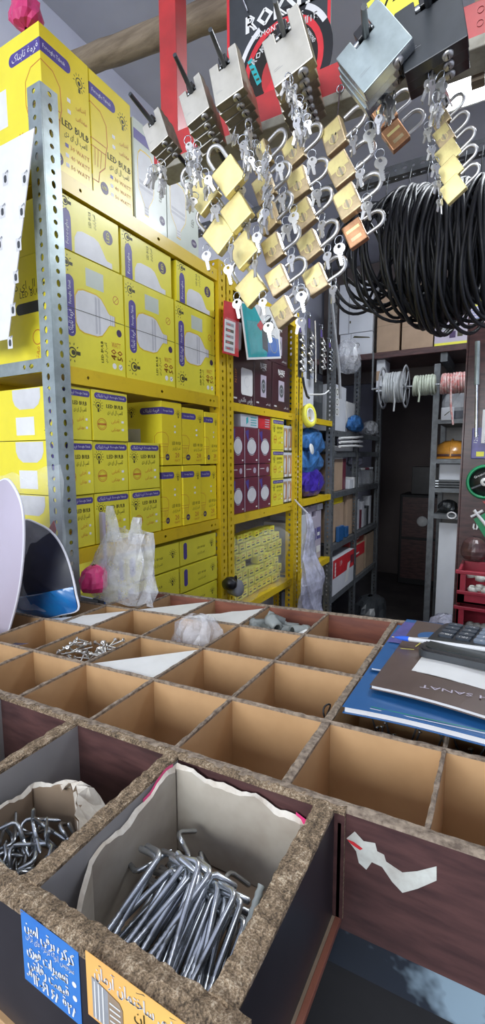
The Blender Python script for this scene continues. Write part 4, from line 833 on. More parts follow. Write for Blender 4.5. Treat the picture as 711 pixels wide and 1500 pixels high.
# slotted bar under the ceiling
b = MB(); flange(b, 2.4, .035, 'galv_d', (-1.35, 1.70, 2.27), (1, 0, 0), (0, 0, 1), pitch=.028, slot=(.005, .009)); flange(b, 2.4, .035, 'galv_d', (-1.35, 1.70, 2.27), (1, 0, 0), (0, 1, 0), pitch=.028, slot=(.005, .009)); tag(b.build('slotted_bar'), 'long perforated steel bar under the ceiling from which the black hoses hang', 'bar')
# black hose coils
BZ = 2.27
strs = random.Random(4)
def coil(label, px, py_top, rad, turns, th, seed, wob=.16, m='blackr', spread=.036, ell=.86, yy=1.66, yw=.3):
    rn = random.Random(seed); P0 = hy(px, py_top, yy); t = tag(empty('hose_coil', P0), label, 'hose coil', 'black hose coils on the steel bar')
    b = MB()
    for k in range(turns):
        r = rad*(1+rn.uniform(-wob, .04)); dx = rn.uniform(-spread, spread); yaw = rn.uniform(-.35, .35)+yw; dz = -.002*k; c = []
        for q in range(40):
            a = 2*math.pi*q/40; u = r*ell*math.sin(a)*(1+.04*math.sin(3*a+k)); z = -r+r*math.cos(a)
            c.append((dx+u*math.sin(yaw)*.8+.012*math.sin(2*a+k*1.7), u*math.cos(yaw), z+dz))
        b.tube(c, th, m, 7, closed=True)
    b.build('hose_loops', t)
    h = MB(); zt = BZ-P0.z; h.tube([(0, 0, .004), (0, .0, zt*.5), (0, .03, zt+.008)], .0018, 'charcoal', 6); h.tube([(0, .012*math.cos(a*.5), .012*math.sin(a*.5)) for a in range(13)], .0016, 'charcoal', 5, closed=True); h.build('wire_tie', t); return t
coil('loosest black hose coil, hanging furthest left with wide open loops', 537, 300, .165, 7, .0052, 1, .25, spread=.03, ell=.72, yw=1.15)
coil('thin black cable coil second from the left with large low loops', 566, 296, .18, 8, .0052, 2, .25, spread=.04, ell=.8, yw=.95)
coil('dense black hose coil third from the left', 600, 278, .18, 11, .0056, 3, .14, spread=.035)
coil('dense black hose coil above the brown cartons, fourth from the left', 626, 274, .20, 12, .0058, 4, .14, spread=.03)
coil('thick bundle of black hose in the middle of the right half', 650, 272, .205, 13, .0064, 5, .12, spread=.035)
coil('black hose coil just left of the frame edge', 680, 268, .185, 12, .0060, 6, .16, spread=.035)
coil('black hose coil cut by the right edge of the photo, with low loops', 705, 262, .215, 12, .0060, 7, .25, spread=.04)
coil('black hose coil beyond the right edge of the photo', 735, 258, .20, 10, .0060, 8, .15, spread=.04)

# ------------------------------------------------------------------ keys
def key_geo(b, L=.026, m='steel_l', thick=.0014):
    """key hanging down from the origin: round bow with a hole, notched blade"""
    n = 14; r = L*.26; cy = -r
    vs = []; fs = []
    for z in (-thick/2, thick/2):
        for i in range(n):
            a = 2*math.pi*i/n; vs.append((r*math.cos(a), z, cy+r*math.sin(a)*.9))
        for i in range(n):
            a = 2*math.pi*i/n; vs.append((r*.3*math.cos(a), z, cy+r*.35+r*.3*math.sin(a)))
    for i in range(n):
        j = (i+1) % n; fs += [(i, j, n+j, n+i), (2*n+i, 3*n+i, 3*n+j, 2*n+j), (i, 2*n+i, 2*n+j, j), (n+i, n+j, 3*n+j, 3*n+i)]
    b.add(vs, fs, m)
    w = L*.085; z0 = cy-r*.8; z1 = -L; pr = [(-w*1.4, z0), (w*1.4, z0), (w*1.4, z0-.002), (w, z0-.003)]
    k = 5
    for i in range(k): 
        za = z0-.003-(z0-.003-z1)*(i+.2)/k; zb = z0-.003-(z0-.003-z1)*(i+.7)/k; pr += [(w, za), (w*.35, (za+zb)/2), (w, zb)]
    pr += [(0, z1), (-w, z1+.001)]
    b.prism([(x, z) for x, z in pr][::-1], -thick/2, thick/2, m, X=Matrix.Rotation(R(90), 4, 'X'))
def key_ring_proto(L=.026, nkeys=2, name='key_set', chain=0):
    t = empty(name); rr = .0065
    b = MB(); b.tube([(rr*math.sin(a*.4488), 0, rr*math.cos(a*.4488)-rr) for a in range(14)], .0007, 'steel', 6, closed=True); b.build('ring', t)
    for k in range(nkeys):
        c = MB(); c.X = Matrix.Translation((0, (k-.5)*.003, -2*rr+.0025)) @ Matrix.Rotation(R((-11, 14, 3)[k % 3]), 4, 'Y') @ Matrix.Rotation(R((10, -16, 50)[k % 3]), 4, 'Z'); key_geo(c, L*(1 if k == 0 else .92)); c.build('key', t)
    t['category'] = 'key'; return t
KP = Proto(key_ring_proto(.027, 2)); KP_ROW = None
KL = Proto(key_ring_proto(.034, 1, 'long_key'))
# ------------------------------------------------------------------ brass padlocks
def brass_proto(kind):
    """origin: body centre, shackle pointing to +z, face to -y. width .036 height .030"""
    hh_ = .0175 if kind == 'gold' else .0135; body, edge = {'gold': ('brass', 'brass'), 'two': ('brass_d', 'brass'), 'copper': ('copper', 'brass_d')}[kind]
    t = empty('padlock'); w, h, d = .0165, hh_, .0055
    b = MB()
    bm = bmesh.new(); bmesh.ops.create_cube(bm, size=1)
    for q in bm.verts: q.co = Vector((q.co.x*2*w, q.co.y*2*d, q.co.z*2*h))
    bmesh.ops.bevel(bm, geom=bm.edges[:], offset=.0014, segments=2, affect='EDGES', profile=.5)
    b.bm(bm, body)
    if kind == 'two':
        b.frame((-w, -d, -h), (1, 0, 0), (0, 0, 1)); b.rect(.002, .002, w*1.05, 2*h-.002, 'brass', 1); b.ring(w*1.25, h, .006, .0012, 'brass', 2); b.rect(w*.9, h-.0012, w*1.6, h+.0012, 'lock_side', 2)
    elif kind == 'copper':
        b.frame((-w, -d, -h), (1, 0, 0), (0, 0, 1)); b.rect(w*.55, .004, w*.8, 2*h-.004, 'brass', 1); b.rect(w*1.3, .006, w*1.6, 2*h-.006, 'brass_d', 1)
    b.lathe([(.001, -.0003), (.004, -.0003), (.004, .001)], 'lock_side', 12, X=Matrix.Translation((0, 0, -h)))
    b.build('body', t)
    c = MB(); r = .0105; top = h+.016; pts = [(r, 0, h-.003), (r, 0, top)]
    for i in range(1, 11): a = math.pi*i/10; pts.append((r*math.cos(a), 0, top+r*1.15*math.sin(a)))
    pts += [(-r, 0, top-.004), (-r, 0, h+.0035)]
    c.tube(pts, .0026, 'steel_l', 10); c.build('shackle', t); t['category'] = 'padlock'; return t
LK = {k: Proto(brass_proto(k)) for k in ('gold', 'two', 'copper')}
def place_lock(kind, px, py, ang, s, Y, label, group, yaw=0, pitch=0):
    """ang: screen direction of the shackle in degrees above the horizontal"""
    A = hy(px, py, Y); B = hy(px+14*math.cos(R(ang)), py-14*math.sin(R(ang)), Y); d = (B-A).normalized()
    th = math.atan2(d.x, d.z)
    mt = Matrix.Translation(A) @ Matrix.Rotation(yaw, 4, 'Z') @ Matrix.Rotation(th, 4, 'Y') @ Matrix.Rotation(pitch, 4, 'X') @ Matrix.Scale(s, 4)
    return LK[kind].put(label, mat=mt, group=group)
cols_ = [
 ('gold', 1.42, .70, 38, 'broad plain brass padlocks hanging leftmost', [(299, 287), (323, 345)], 'browned broad padlock in the leftmost pair, %s one'),
 ('gold', 1.36, .72, 34, 'plain gold padlocks in the second hanging column', [(337, 260), (348, 313), (358, 368), (369, 424)], 'plain bright gold padlock in the second column, %s one'),
 ('two', 1.25, .74, 36, 'two-tone padlocks in the third hanging column', [(384, 232), (388, 277), (394, 321), (401, 366), (408, 412), (415, 458)], 'dark-faced brass padlock in the third column, %s one'),
 ('two', 1.27, .76, 36, 'two-tone padlocks in the fourth hanging column', [(431, 223), (438, 270), (446, 316), (454, 362), (463, 411)], 'two-tone brass padlock in the fourth column, %s one'),
 ('two', 1.32, .76, 38, 'two-tone padlocks in the fifth hanging column', [(491, 202), (500, 250), (510, 297)], 'two-tone padlock with a large open shackle in the fifth column, %s one'),
]
OW = ['topmost', 'second from the top', 'third from the top', 'fourth from the top', 'fifth from the top', 'lowest']
nk = 0
for ci, (kind, s, Y, ang, grp, pts, lb_) in enumerate(cols_):
    for i, (x, y) in enumerate(pts):
        if ci < 2: place_lock(kind, x, y, (128, 122)[ci]+random.uniform(-3, 3), s*.95, Y-.013*(len(pts)-i)+.01, lb_ % OW[i], grp, yaw=random.uniform(-.08, .08), pitch=random.uniform(-.04, .06))
        else: place_lock(kind, x, y, ang+random.uniform(-3, 3), s, Y-.004*i, lb_ % OW[i], grp, yaw=random.uniform(-.18, .12), pitch=random.uniform(-.05, .25))
        # keys hang from the shackle
        kx, ky = (x+26, y-4) if ci > 1 else (x+16, y+2)
        if ci == 4: kx, ky = x+28, y-14
        KP.put('pair of silver keys hanging beside the %s padlock of the %s column' % (OW[i].split(' from')[0], ORD[ci]), hy(kx, ky, Y-.02-.004*i), (0, 0, random.uniform(-.6, .6)), (1.05,)*3, group='silver keys among the padlocks')
place_lock('copper', 521, 343, 36, 1.12, .76, 'copper-brown and gold padlock closing the fifth column at its bottom', 'fifth column end')
place_lock('copper', 563, 168, 45, 1.0, .74, 'copper-brown padlock half hidden behind keys of the big steel padlock', 'coppery pair', yaw=.2)
place_lock('copper', 580, 200, 45, 1.0, .73, 'small copper-brown padlock below the big steel one, with a bright shackle', 'coppery pair', yaw=.15)
for i, (x, y) in enumerate([(645, 174), (651, 200), (657, 226), (660, 251), (664, 278)]):
    place_lock('gold' if i > 1 else 'two', x, y, 40, .78, .72, 'tiny gold padlock in the rightmost column, %s one' % OW[i], 'tiny padlocks of the rightmost column', yaw=-.1, pitch=.1)
    KP.put('tiny key pair left of the rightmost padlock column, %s' % OW[i], hy(x-18, y+4, .70), (0, 0, .3*i), (.72,)*3, group='tiny key pairs at the rightmost column')
# single longer keys seen against the backdrop
for i, (x, y, lb_) in enumerate(((302, 358, 'beside the lower broad padlock'), (334, 378, 'left of the third gold padlock'), (347, 428, 'below the lowest gold padlock, left'), (393, 462, 'lowest of all, under the third column'), (441, 416, 'right of the third column near the bottom'), (497, 345, 'left of the copper and gold padlock'), (541, 178, 'left of the small coppery pair'), (557, 218, 'hanging under the small coppery pair'), (376, 330, 'between the second and third columns'), (430, 300, 'between the third and fourth columns'))):
    KL.put('long silver key %s' % lb_, hy(x, y, .70), (0, 0, .15*math.sin(i*2)), (1,)*3, group='long silver keys')
# cords the columns hang from
for i, (x0_, y0_, x1_, y1_) in enumerate(((288, 225, 299, 285), (318, 215, 340, 255), (372, 196, 384, 225), (418, 180, 431, 216), (497, 158, 492, 196), (566, 140, 564, 160), (640, 120, 645, 168))):
    A = hy(x0_, y0_, YR-.01); A.z = min(A.z, 1.968); A = Vector((A.x, YR-.006, 1.978)); B = hy(x1_, y1_, .75); b = MB(); b.tube([(0, 0, 0), (B-A)*.5+Vector((0, 0, -.005)), B-A], .0012, 'charcoal', 6); b.tube([(.006*math.sin(a*.5), 0, .006*math.cos(a*.5)-.006) for a in range(13)], .001, 'steel', 6, closed=True)
    o = b.build('hanging_wire'); o.location = A; tag(o, 'dark wire from the red rail to the top of the %s padlock column' % (ORD[i]), 'wire')

# ------------------------------------------------------------------ steel shutter padlocks on hooks
def shutter_proto(W, H, D, face, side, keys=True):
    """u-shaped shutter lock. origin: middle of the notch bottom, face to -y"""
    t = empty('shutter_padlock'); b = MB(); nw, nh = W*.30, H*.36
    # body = base block + two horns of unequal height, as one outline
    pr = [(-W/2, -H*.60), (W/2, -H*.60), (W/2, H*.40), (nw/2, H*.40), (nw/2, 0), (-nw/2, 0), (-nw/2, H*.26), (-W/2, H*.26)]
    pr = [(-W*.52, -H*.70), (W*.48, -H*.70), (W*.48, H*.20), (W*.46, H*.34), (W*.20, H*.34), (W*.18, 0), (-W*.20, 0), (-W*.20, H*.20), (-W*.52, H*.20)]
    bm = bmesh.new(); f0 = bm.faces.new([bm.verts.new((x, 0, z)) for x, z in pr]); bmesh.ops.recalc_face_normals(bm, faces=[f0])
    r_ = bmesh.ops.extrude_face_region(bm, geom=[f0]); bmesh.ops.translate(bm, verts=[q for q in r_['geom'] if isinstance(q, bmesh.types.BMVert)], vec=(0, D, 0)); bmesh.ops.recalc_face_normals(bm, faces=bm.faces[:])
    bmesh.ops.bevel(bm, geom=[e for e in bm.edges], offset=.0013, segments=2, affect='EDGES', profile=.5); bm.normal_update()
    bm.verts.index_update(); vs = [q.co[:] for q in bm.verts]
    fa_ = [tuple(v.index for v in f.verts) for f in bm.faces if abs(f.normal.y) > .6]; fb_ = [tuple(v.index for v in f.verts) for f in bm.faces if abs(f.normal.y) <= .6]; bm.free()
    b.add(vs, fa_, face); b.add(vs, fb_, side)
    b.frame((-W/2, 0, -H*.70), (1, 0, 0), (0, 0, 1)); b.rect(W*.08, H*.25, W*.30, H*.255, 'grey', 1); b.rect(W*.08, H*.28, W*.24, H*.284, 'grey', 1)
    b.build('body', t)
    c = MB(); c.tube([(-W*.21, D/2, H*.13), (W*.19, D/2, H*.13)], D*.26, 'steel', 10); c.build('bolt', t)
    c = MB(); c.X = Matrix.Translation((W*.16, D*.5, -H*.70)); c.lathe([(.0005, -.003), (.0062, -.003), (.0068, 0), (.0068, .001)], 'steel_l', 14); c.X = c.X @ Matrix.Identity(4); c.box((-.0006, -.004, -.0034), (.0006, .004, -.0028), 'hole'); c.build('keyhole', t)
    t['category'] = 'padlock'; return t
SH = {'pearl': Proto(shutter_proto(.052, .066, .016, 'steel_lk', 'lock_side')), 'steel': Proto(shutter_proto(.072, .075, .020, 'galv', 'steel')), 'black': Proto(shutter_proto(.075, .085, .020, 'charcoal', 'black'))}
stacks = [ # kind, notch px, roll, count, scale, Y, step px, word
 ('pearl', (224, 180), 30, 3, .84, .70, (7.5, 9.5), 'leftmost of six'),
 ('pearl', (281, 134), 24, 5, .92, .70, (6, 13), 'second from the left'),
 ('pearl', (329, 96), 22, 6, 1.02, .69, (5.5, 14), 'third from the left'),
 ('pearl', (416, 50), 24, 7, 1.22, .68, (4, 15.5), 'before the poster'),
 ('steel', (536, 52), 42, 3, .92, .60, (1, 15), 'right of the poster'),
 ('black', (628, 6), 20, 3, .92, .62, (3, 17), 'rightmost of six')]
for si, (kind, (x, y), roll, n, s, Y, (sx, sy), word) in enumerate(stacks):
    A = hy(x, y, Y); dd = {'pearl': .0180, 'steel': .0215, 'black': .0215}[kind]*s
    step = hy(x+sx, y+sy, Y+dd)-A; rn = random.Random(si)
    tp = A-step*(.062/dd)*(1 if kind == 'pearl' else .8); nE = (YR-.002-Y)/dd; end = A+step*nE
    b = MB(); b.tube([(0, 0, 0), A-tp, end-tp], .0032, 'charcoal', 8, rad=[.0034, .0042, .0044]); b.X = Matrix.Translation(A-tp); w_ = .0065*s*(1.5 if kind != 'pearl' else 1)
    th = -R(roll-8); b.X = b.X @ Matrix.Rotation(th, 4, 'Y'); b.bbox((-w_, -.004, .000), (w_, .010, .013*s), 'black', .001)
    nm_ = b.build('display_hook'); nm_.location = tp; tag(nm_, 'dark display hook of the red rail, %s' % word, 'hook', 'display hooks')
    for k in range(n):
        mt = Matrix.Translation(A+step*k+Vector((0, 0, -.002))) @ Matrix.Rotation(th+rn.uniform(-.04, .04), 4, 'Y') @ Matrix.Scale(s, 4)
        nm = {'pearl': 'satin steel shutter padlock', 'steel': 'large bluish steel shutter padlock', 'black': 'black armoured padlock'}[kind]
        SH[kind].put('%s, %s on the hook %s' % (nm, 'front one' if k == 0 else ORD[k]+' one back', word), mat=mt, group='shutter padlocks on the hook '+word)
# bunches of keys under the shutter padlocks: (x, y top), count, spread
BP = Proto(key_ring_proto(.024, 3, 'key_bunch'))
bun = [((228, 232), 5, 10, 34, 'leftmost cluster'), ((280, 198), 11, 16, 90, 'second cluster from the left'), ((352, 178), 6, 16, 60, 'third cluster from the left'), ((385, 210), 9, 9, 110, 'lower third cluster'), ((433, 108), 12, 12, 82, 'cluster before the poster'), ((556, 108), 7, 16, 48, 'cluster at the big steel ones'), ((637, 70), 7, 6, 90, 'cluster at the black ones')]
for (x, y), n, sx, sy, word in bun:
    rn = random.Random(x)
    for k in range(n):
        px = x+rn.uniform(-1, 1)*sx+(k/n)*(sx*.8); py = y+sy*k/n+rn.uniform(-3, 3)
        BP.put('small bunch of silver keys below the shutter padlocks, %s' % word, hy(px, py, .655+rn.uniform(-.012, .012)), (rn.uniform(-.3, .3), rn.uniform(-.35, .35), rn.uniform(-1.2, 1.2)), (rn.uniform(.85, 1.1),)*3, group='key bunches '+word)
for k in range(4):
    c = hy(368+3.2*k, 205, .68); KL.put('long straight key in the bundle of four under the third hook', c, (0, 0, 1.2), (1.0,)*3, group='four long keys side by side')
# ================================================================== TRAYS ON THE COUNTER
TL = math.tan(R(2.8))
def TZ(x): return 1.05+x*TL
def board(b, p, q, th, depth, top='mdf_e', sides=('mdf', 'mdf'), rough=.0012, seg=.008, seed=0, zoff=0, under=None):
    """upright board from p to q (tray plane x, y), worn top edge; sides = (left of p>q, right)"""
    rn = random.Random(seed or hash((round(p[0], 3), round(q[1], 3))) % 999); P = Vector((p[0], p[1])); Q = Vector((q[0], q[1])); d = (Q-P); L = d.length; d = d/L; n = Vector((-d.y, d.x))*th/2
    N = max(2, int(L/seg)); vs = []; 
    for i in range(N+1):
        c = P+d*(L*i/N); z = TZ(c.x)+zoff; j = lambda a=1: rn.uniform(-rough, rough)*a
        l = c+n*(1+j()/max(th, .004)*.8); r = c-n*(1+j()/max(th, .004)*.8); e = 0 if 0 < i < N else 0
        zl = z-abs(j(1.6)); zr_ = z-abs(j(1.6)); zm = z+j(.6)
        vs += [(l.x, l.y, zl), (c.x, c.y, zm), (r.x, r.y, zr_), ((c+n).x, (c+n).y, z-.003-rough), ((c-n).x, (c-n).y, z-.003-rough), ((c+n).x, (c+n).y, z-depth), ((c-n).x, (c-n).y, z-depth)]
    ft = []; fl = []; fr = []
    for i in range(N):
        a = 7*i; c = a+7
        ft += [(a, a+1, c+1, c), (a+1, a+2, c+2, c+1), (a+3, a, c, c+3), (a+2, a+4, c+4, c+2)]
        fl += [(a+5, a+3, c+3, c+5)]; fr += [(a+4, a+6, c+6, c+4)]
    e1 = [(0, 3, 5, 6, 4, 2, 1)]; a = 7*N; e2 = [(a+1, a+2, a+4, a+6, a+5, a+3, a)]
    b.add(vs, [f[::-1] for f in ft], top); b.add(vs, [f[::-1] for f in fl], sides[0]); b.add(vs, [f[::-1] for f in fr], sides[1]); b.add(vs, e1+e2, top)
tr = tag(empty('compartment_tray', (0, .37, TZ(0)-.115)), 'long wooden hardware tray divided into tan compartments', 'tray'); TR0 = tr.location.copy()
def part(parent, name, fn, label=None, kind=None):
    b = MB(); b.X = Matrix.Translation(-parent.location); fn(b); o = b.build(name, parent)
    if label: o['label'] = label
    return o
DP = .112
XS = [-.84, -.702, -.571, -.431, -.298, -.167, -.040, .090, .22, .35]
YS = [.376, .494, .622, .744, .872]
# front and back walls
part(tr, 'front_panel', lambda b: board(b, (.36, .370), (-.99, .370), .010, .118, 'mdf_e', ('maroon', 'mdf'), .0008, seed=3), 'dark maroon worn front panel')
def scar(b):
    y = .3648; q = lambda x, z: tuple(hy(x, z, y))
    pt = [(508, 1228), (520, 1218), (533, 1232), (550, 1235), (553, 1247), (563, 1252), (566, 1262), (590, 1278), (612, 1276), (640, 1269), (640, 1290), (612, 1302), (590, 1308), (575, 1292), (560, 1270), (545, 1263), (537, 1274), (526, 1264), (522, 1247)]
    c = [q(*p) for p in pt]; b.add(c, [tuple(range(len(c)))], 'scuff'); c = [q(*p) for p in ((509, 1229), (519, 1233), (532, 1243), (528, 1245), (515, 1236))]; b.add([(x, y_-.0004, z) for x, y_, z in c], [(0, 1, 2, 3, 4)], 'red')
part(tr, 'torn_label', scar, 'torn white paper remains')
part(tr, 'back_panel', lambda b: board(b, (.36, .876), (-.785, .876), .008, DP, 'mdf_e', ('redwood', 'redwood'), .0008, seed=4), 'red-brown back panel')
for i, y in enumerate(YS[1:-1]):
    part(tr, 'cross_divider', lambda b: board(b, (.36, y), (-.985, y), .0042, DP, 'mdf_e', ('mdf', 'mdf'), .0008, seed=10+i))
for i, x in enumerate(XS):
    y1 = YS[-1] if x > -.75 else .62
    th = .009 if abs(x+.167) < .01 else .0042
    part(tr, 'divider', lambda b: board(b, (x, .375), (x, y1+.002), th, DP, 'mdf_e', ('mdf', 'mdf'), .0011, seed=20+i))
part(tr, 'side_panel', lambda b: board(b, (-.785, .622), (-.785, .88), .006, DP, 'mdf_e', ('mdf', 'mdf'), .001, seed=41)); part(tr, 'side_panel', lambda b: board(b, (-.985, .37), (-.985, .625), .008, DP, 'mdf_e', ('mdf', 'mdf'), .001, seed=42)); part(tr, 'side_panel', lambda b: board(b, (.36, .37), (.36, .88), .008, .115, 'mdf_e', ('maroon', 'mdf'), .001, seed=43))
def bot(b):
    z = lambda x: TZ(x)-DP
    b.add([(-.985, .37, z(-.985)), (.36, .37, z(.36)), (.36, .88, z(.36)), (-.985, .88, z(-.985)), (-.985, .37, z(-.985)-.004), (.36, .37, z(.36)-.004), (.36, .88, z(.36)-.004), (-.985, .88, z(-.985)-.004)], [(0, 1, 2, 3), (7, 6, 5, 4), (0, 4, 5, 1), (1, 5, 6, 2), (2, 6, 7, 3), (3, 7, 4, 0)], 'brown_in')
part(tr, 'bottom', bot)
# counter under the trays
t = tag(empty('shop_counter', (-.32, .6, 0)), 'dark counter under the wooden trays with a worn bluish edge strip', 'counter')
def cn(b):
    zl, zr2 = TZ(-1.0)-.125, TZ(.38)-.125
    b.add([(-1., .40, 0), (.38, .40, 0), (.38, .84, 0), (-.84, .84, 0), (-1., .40, zl), (.38, .40, zr2), (.38, .84, zr2), (-.84, .84, TZ(-.84)-.125)], [(3, 2, 1, 0), (4, 5, 6, 7), (0, 1, 5, 4), (1, 2, 6, 5), (2, 3, 7, 6), (3, 0, 4, 7)], 'dark')
part(t, 'cabinet', cn)
def edge(b):
    for y0, y1, h0, h1, m in ((.382, .398, .121, .178, 'blueworn'),):
        b.add([(-.99, y0, TZ(-.99)-h1), (.37, y0, TZ(.37)-h1), (.37, y1, TZ(.37)-h1), (-.99, y1, TZ(-.99)-h1), (-.99, y0, TZ(-.99)-h0), (.37, y0, TZ(.37)-h0), (.37, y1, TZ(.37)-h0), (-.99, y1, TZ(-.99)-h0)], [(3, 2, 1, 0), (4, 5, 6, 7), (0, 1, 5, 4), (1, 2, 6, 5), (2, 3, 7, 6), (3, 0, 4, 7)], m)
part(t, 'edge_strip', edge, 'worn bluish metal edge strip')
# front box -----------------------------------------------------------------
fb = tag(empty('compartment_box', (-.35, .27, TZ(-.35)-.1)), 'dark wooden box with broken chipboard rims standing in front of the tan tray', 'box')
FD = .105
part(fb, 'front_panel', lambda b: board(b, (-.105, .1835), (-.80, .1835), .019, FD, 'chip', ('dark_lam', 'grey_lam'), .0022, .005, seed=51), 'front panel with a thick crumbling chipboard rim')
part(fb, 'back_panel', lambda b: board(b, (-.105, .3665), (-.80, .3665), .009, FD, 'chip', ('maroon', 'mdf'), .0014, .005, seed=52), 'maroon back panel with a chipboard rim')
part(fb, 'side_panel', lambda b: board(b, (-.1235, .192), (-.1235, .362), .0185, FD, 'chip', ('dark_lam', 'dark_lam'), .0020, .005, seed=53), 'right side panel with a thick chipboard rim')
for i, x in enumerate((-.293, -.446, -.60)):
    part(fb, 'divider', lambda b: board(b, (x, .192), (x, .362), .0155, FD-.006, 'chip', ('grey_lam', 'grey_lam'), .0014, .005, seed=54+i), 'grey laminated divider with a raw rim')
part(fb, 'side_panel', lambda b: board(b, (-.80, .175), (-.80, .37), .015, FD, 'chip', ('dark_lam', 'dark_lam'), .0014, seed=58))
def fbot(b):
    z = lambda x: TZ(x)-FD
    b.add([(x, y, z(x)-o) for o in (0, .006) for x, y in ((-.80, .18), (-.108, .18), (-.108, .368), (-.80, .368))], [(0, 1, 2, 3), (7, 6, 5, 4), (0, 4, 5, 1), (1, 5, 6, 2), (2, 6, 7, 3), (3, 7, 4, 0)], 'brown_in')
part(fb, 'bottom', fbot)
xt = -.1105; zt_ = TZ(xt)
part(fb, 'edge_trim', lambda b: b.bbox((xt-.001, .362, zt_-FD-.006), (xt+.003, .3665, zt_-.012), 'maroon', .0005), 'thin upright red-brown trim')
part(fb, 'edge_trim', lambda b: b.bbox((xt-.001, .176, zt_-FD-.006), (xt+.004, .3655, zt_-FD+.0005), 'redwood', .0005), 'thin red-brown trim along the foot')
part(fb, 'foot_strip', lambda b: b.bbox((-.80, .170, TZ(-.55)-FD-.005), (-.27, .1745, TZ(-.3)-FD+.001), 'mdf', .0005))
simple('box_stand', 'dark stand carrying the chipboard-rimmed box', 'stand', (0, 0, 0), lambda b: b.box((-.78, .215, 0), (-.17, .362, TZ(-.78)-FD-.008), 'dark'))
# stickers on the front panel
def sticker(name, label, px, m, fn, y=.1738):
    c = [hy(x, z, y) for x, z in px]; o0 = c[0]; b = MB(); W = (c[1]-c[0]).length; H = (c[0]-c[3]).length
    b.X = Matrix.Identity(4); 
    x0, x1, z1, z0 = c[0].x, c[1].x, (c[0].z+c[1].z)/2, (c[3].z+c[2].z)/2
    W = x1-x0; H = z1-z0; b.box((0, -.0004, 0), (W, 0, H), m); b.frame((0, -.0004, 0), (1, 0, 0), (0, 0, 1)); fn(b, W, H)
    o = b.build(name, None); o.location = (x0, y, z0); return tag(o, label, 'sticker')
def blue_art(b, W, H):
    b.text(fa('کرکره برقی امین'), W*.5, H*.84, .012, 'white', width=W*.86, bold=.03)
    b.text(fa('سرویس انواع کرکره های برقی'), W*.5, H*.70, .007, 'bulb', width=W*.84)
    b.text(fa('تعمیرات فوری'), W*.45, H*.52, .012, 'white', width=W*.72, bold=.03); b.disc(W*.91, H*.52, W*.035, 'white')
    b.text(fa('قیمت رقابتی'), W*.45, H*.33, .012, 'white', width=W*.72, bold=.03); b.disc(W*.91, H*.33, W*.035, 'white')
    b.text('۰۹۱۲-۶۱ ۶۸ ۹۲۸', W*.5, H*.12, .012, 'white', width=W*.88, bold=.03)
sticker('sticker', 'blue sticker with white Persian lettering on the front box', [(31, 1337), (115, 1389), (115, 1490), (37, 1440)], 'stickb', blue_art)
def or_art(b, W, H):
    b.text(fa('بتنکاری ساختمان آرمان'), W*.52, H*.80, .012, 'white', width=W*.86, bold=.02); b.text(fa('سیمان'), W*.62, H*.60, .010, 'ink')
    b.poly([(W*.06, H*.05), (W*.22, H*.05), (W*.22, H*.62), (W*.06, H*.68)], 'grey', 2); b.poly([(W*.22, H*.05), (W*.36, H*.05), (W*.36, H*.50), (W*.33, H*.58), (W*.22, H*.62)], 'brown_in', 2)
    for k in range(5): b.line(W*.235, H*(.12+.09*k), W*.34, H*(.14+.085*k), .0012, 'paper', 3)
    for k in range(3): b.line(W*(.09+.04*k), H*.06, W*(.09+.04*k), H*.64, .0012, 'paper', 3)
sticker('sticker', 'orange and yellow sticker with a building picture on the front box', [(126, 1400), (290, 1503), (290, 1600), (132, 1500)], 'sticko', or_art, .1738)
# ------------------------------------------------------------------ L hooks
def hook_mesh(L, B, r, seed, thread=True):
    b = MB(); rn = random.Random(seed); pts = [(0, 0, 0)]; rad = [r*.35]; n = 16 if thread else 3
    for i in range(n): 
        z = .004+L*.42*i/n; pts.append((0, 0, z)); rad.append(r*(.78 if i % 2 else 1.02))
    pts += [(0, 0, L*.45), (0, 0, L-.006), (0, .0012, L-.002), (0, .0045, L+.0003)] ; rad += [r]*4
    pts += [(0, B, L+.001), (0, B+.0015, L+.001)]; rad += [r, r*.6]
    b.tube(pts, r, 'steel', 8, rad=rad); return b
def heap(name, lab, cat, group, mesh_b, n, fn):
    o = mesh_b.build(name); tag(o, lab, cat, group); out = [o]
    for k in range(n):
        c = o if k == 0 else o.copy()
        if k: col.objects.link(c); out.append(c)
        c.rotation_mode = 'QUATERNION'; c.matrix_basis = fn(k)
    return out
def orient(p, q, roll):
    d = (q-p).normalized(); return Matrix.Translation(p) @ d.to_track_quat('Z', 'Y').to_matrix().to_4x4() @ Matrix.Rotation(roll, 4, 'Z')
rn = random.Random(77)
BZf = TZ(-.21)-FD
def lay(p, q, bend):
    zz = (q-p).normalized(); yy = (bend-zz*bend.dot(zz)).normalized(); xx = yy.cross(zz)
    return Matrix(((xx.x, yy.x, zz.x, p.x), (xx.y, yy.y, zz.y, p.y), (xx.z, yy.z, zz.z, p.z), (0, 0, 0, 1)))
def f1(k):
    u = (k*.618) % 1; x = -.262+.112*u; layer = k/46
    p = Vector((x+rn.uniform(-.004, .004), .203+rn.uniform(0, .012), BZf+.006+.030*layer))
    q = Vector((-.246+.080*u+rn.uniform(-.014, .014), .290+rn.uniform(-.012, .010), BZf+.030+.036*layer+rn.uniform(-.005, .005)))
    return lay(p, q, Vector((rn.choice((-1, -1, 1)), rn.uniform(-.6, .9), rn.uniform(-.55, .05))))
heap('l_hook', 'long zinc L hook lying slanted in the front compartment lined with torn carton', 'hook', 'long L hooks in the front compartment', hook_mesh(.088, .022, .0027, 1), 50, f1)
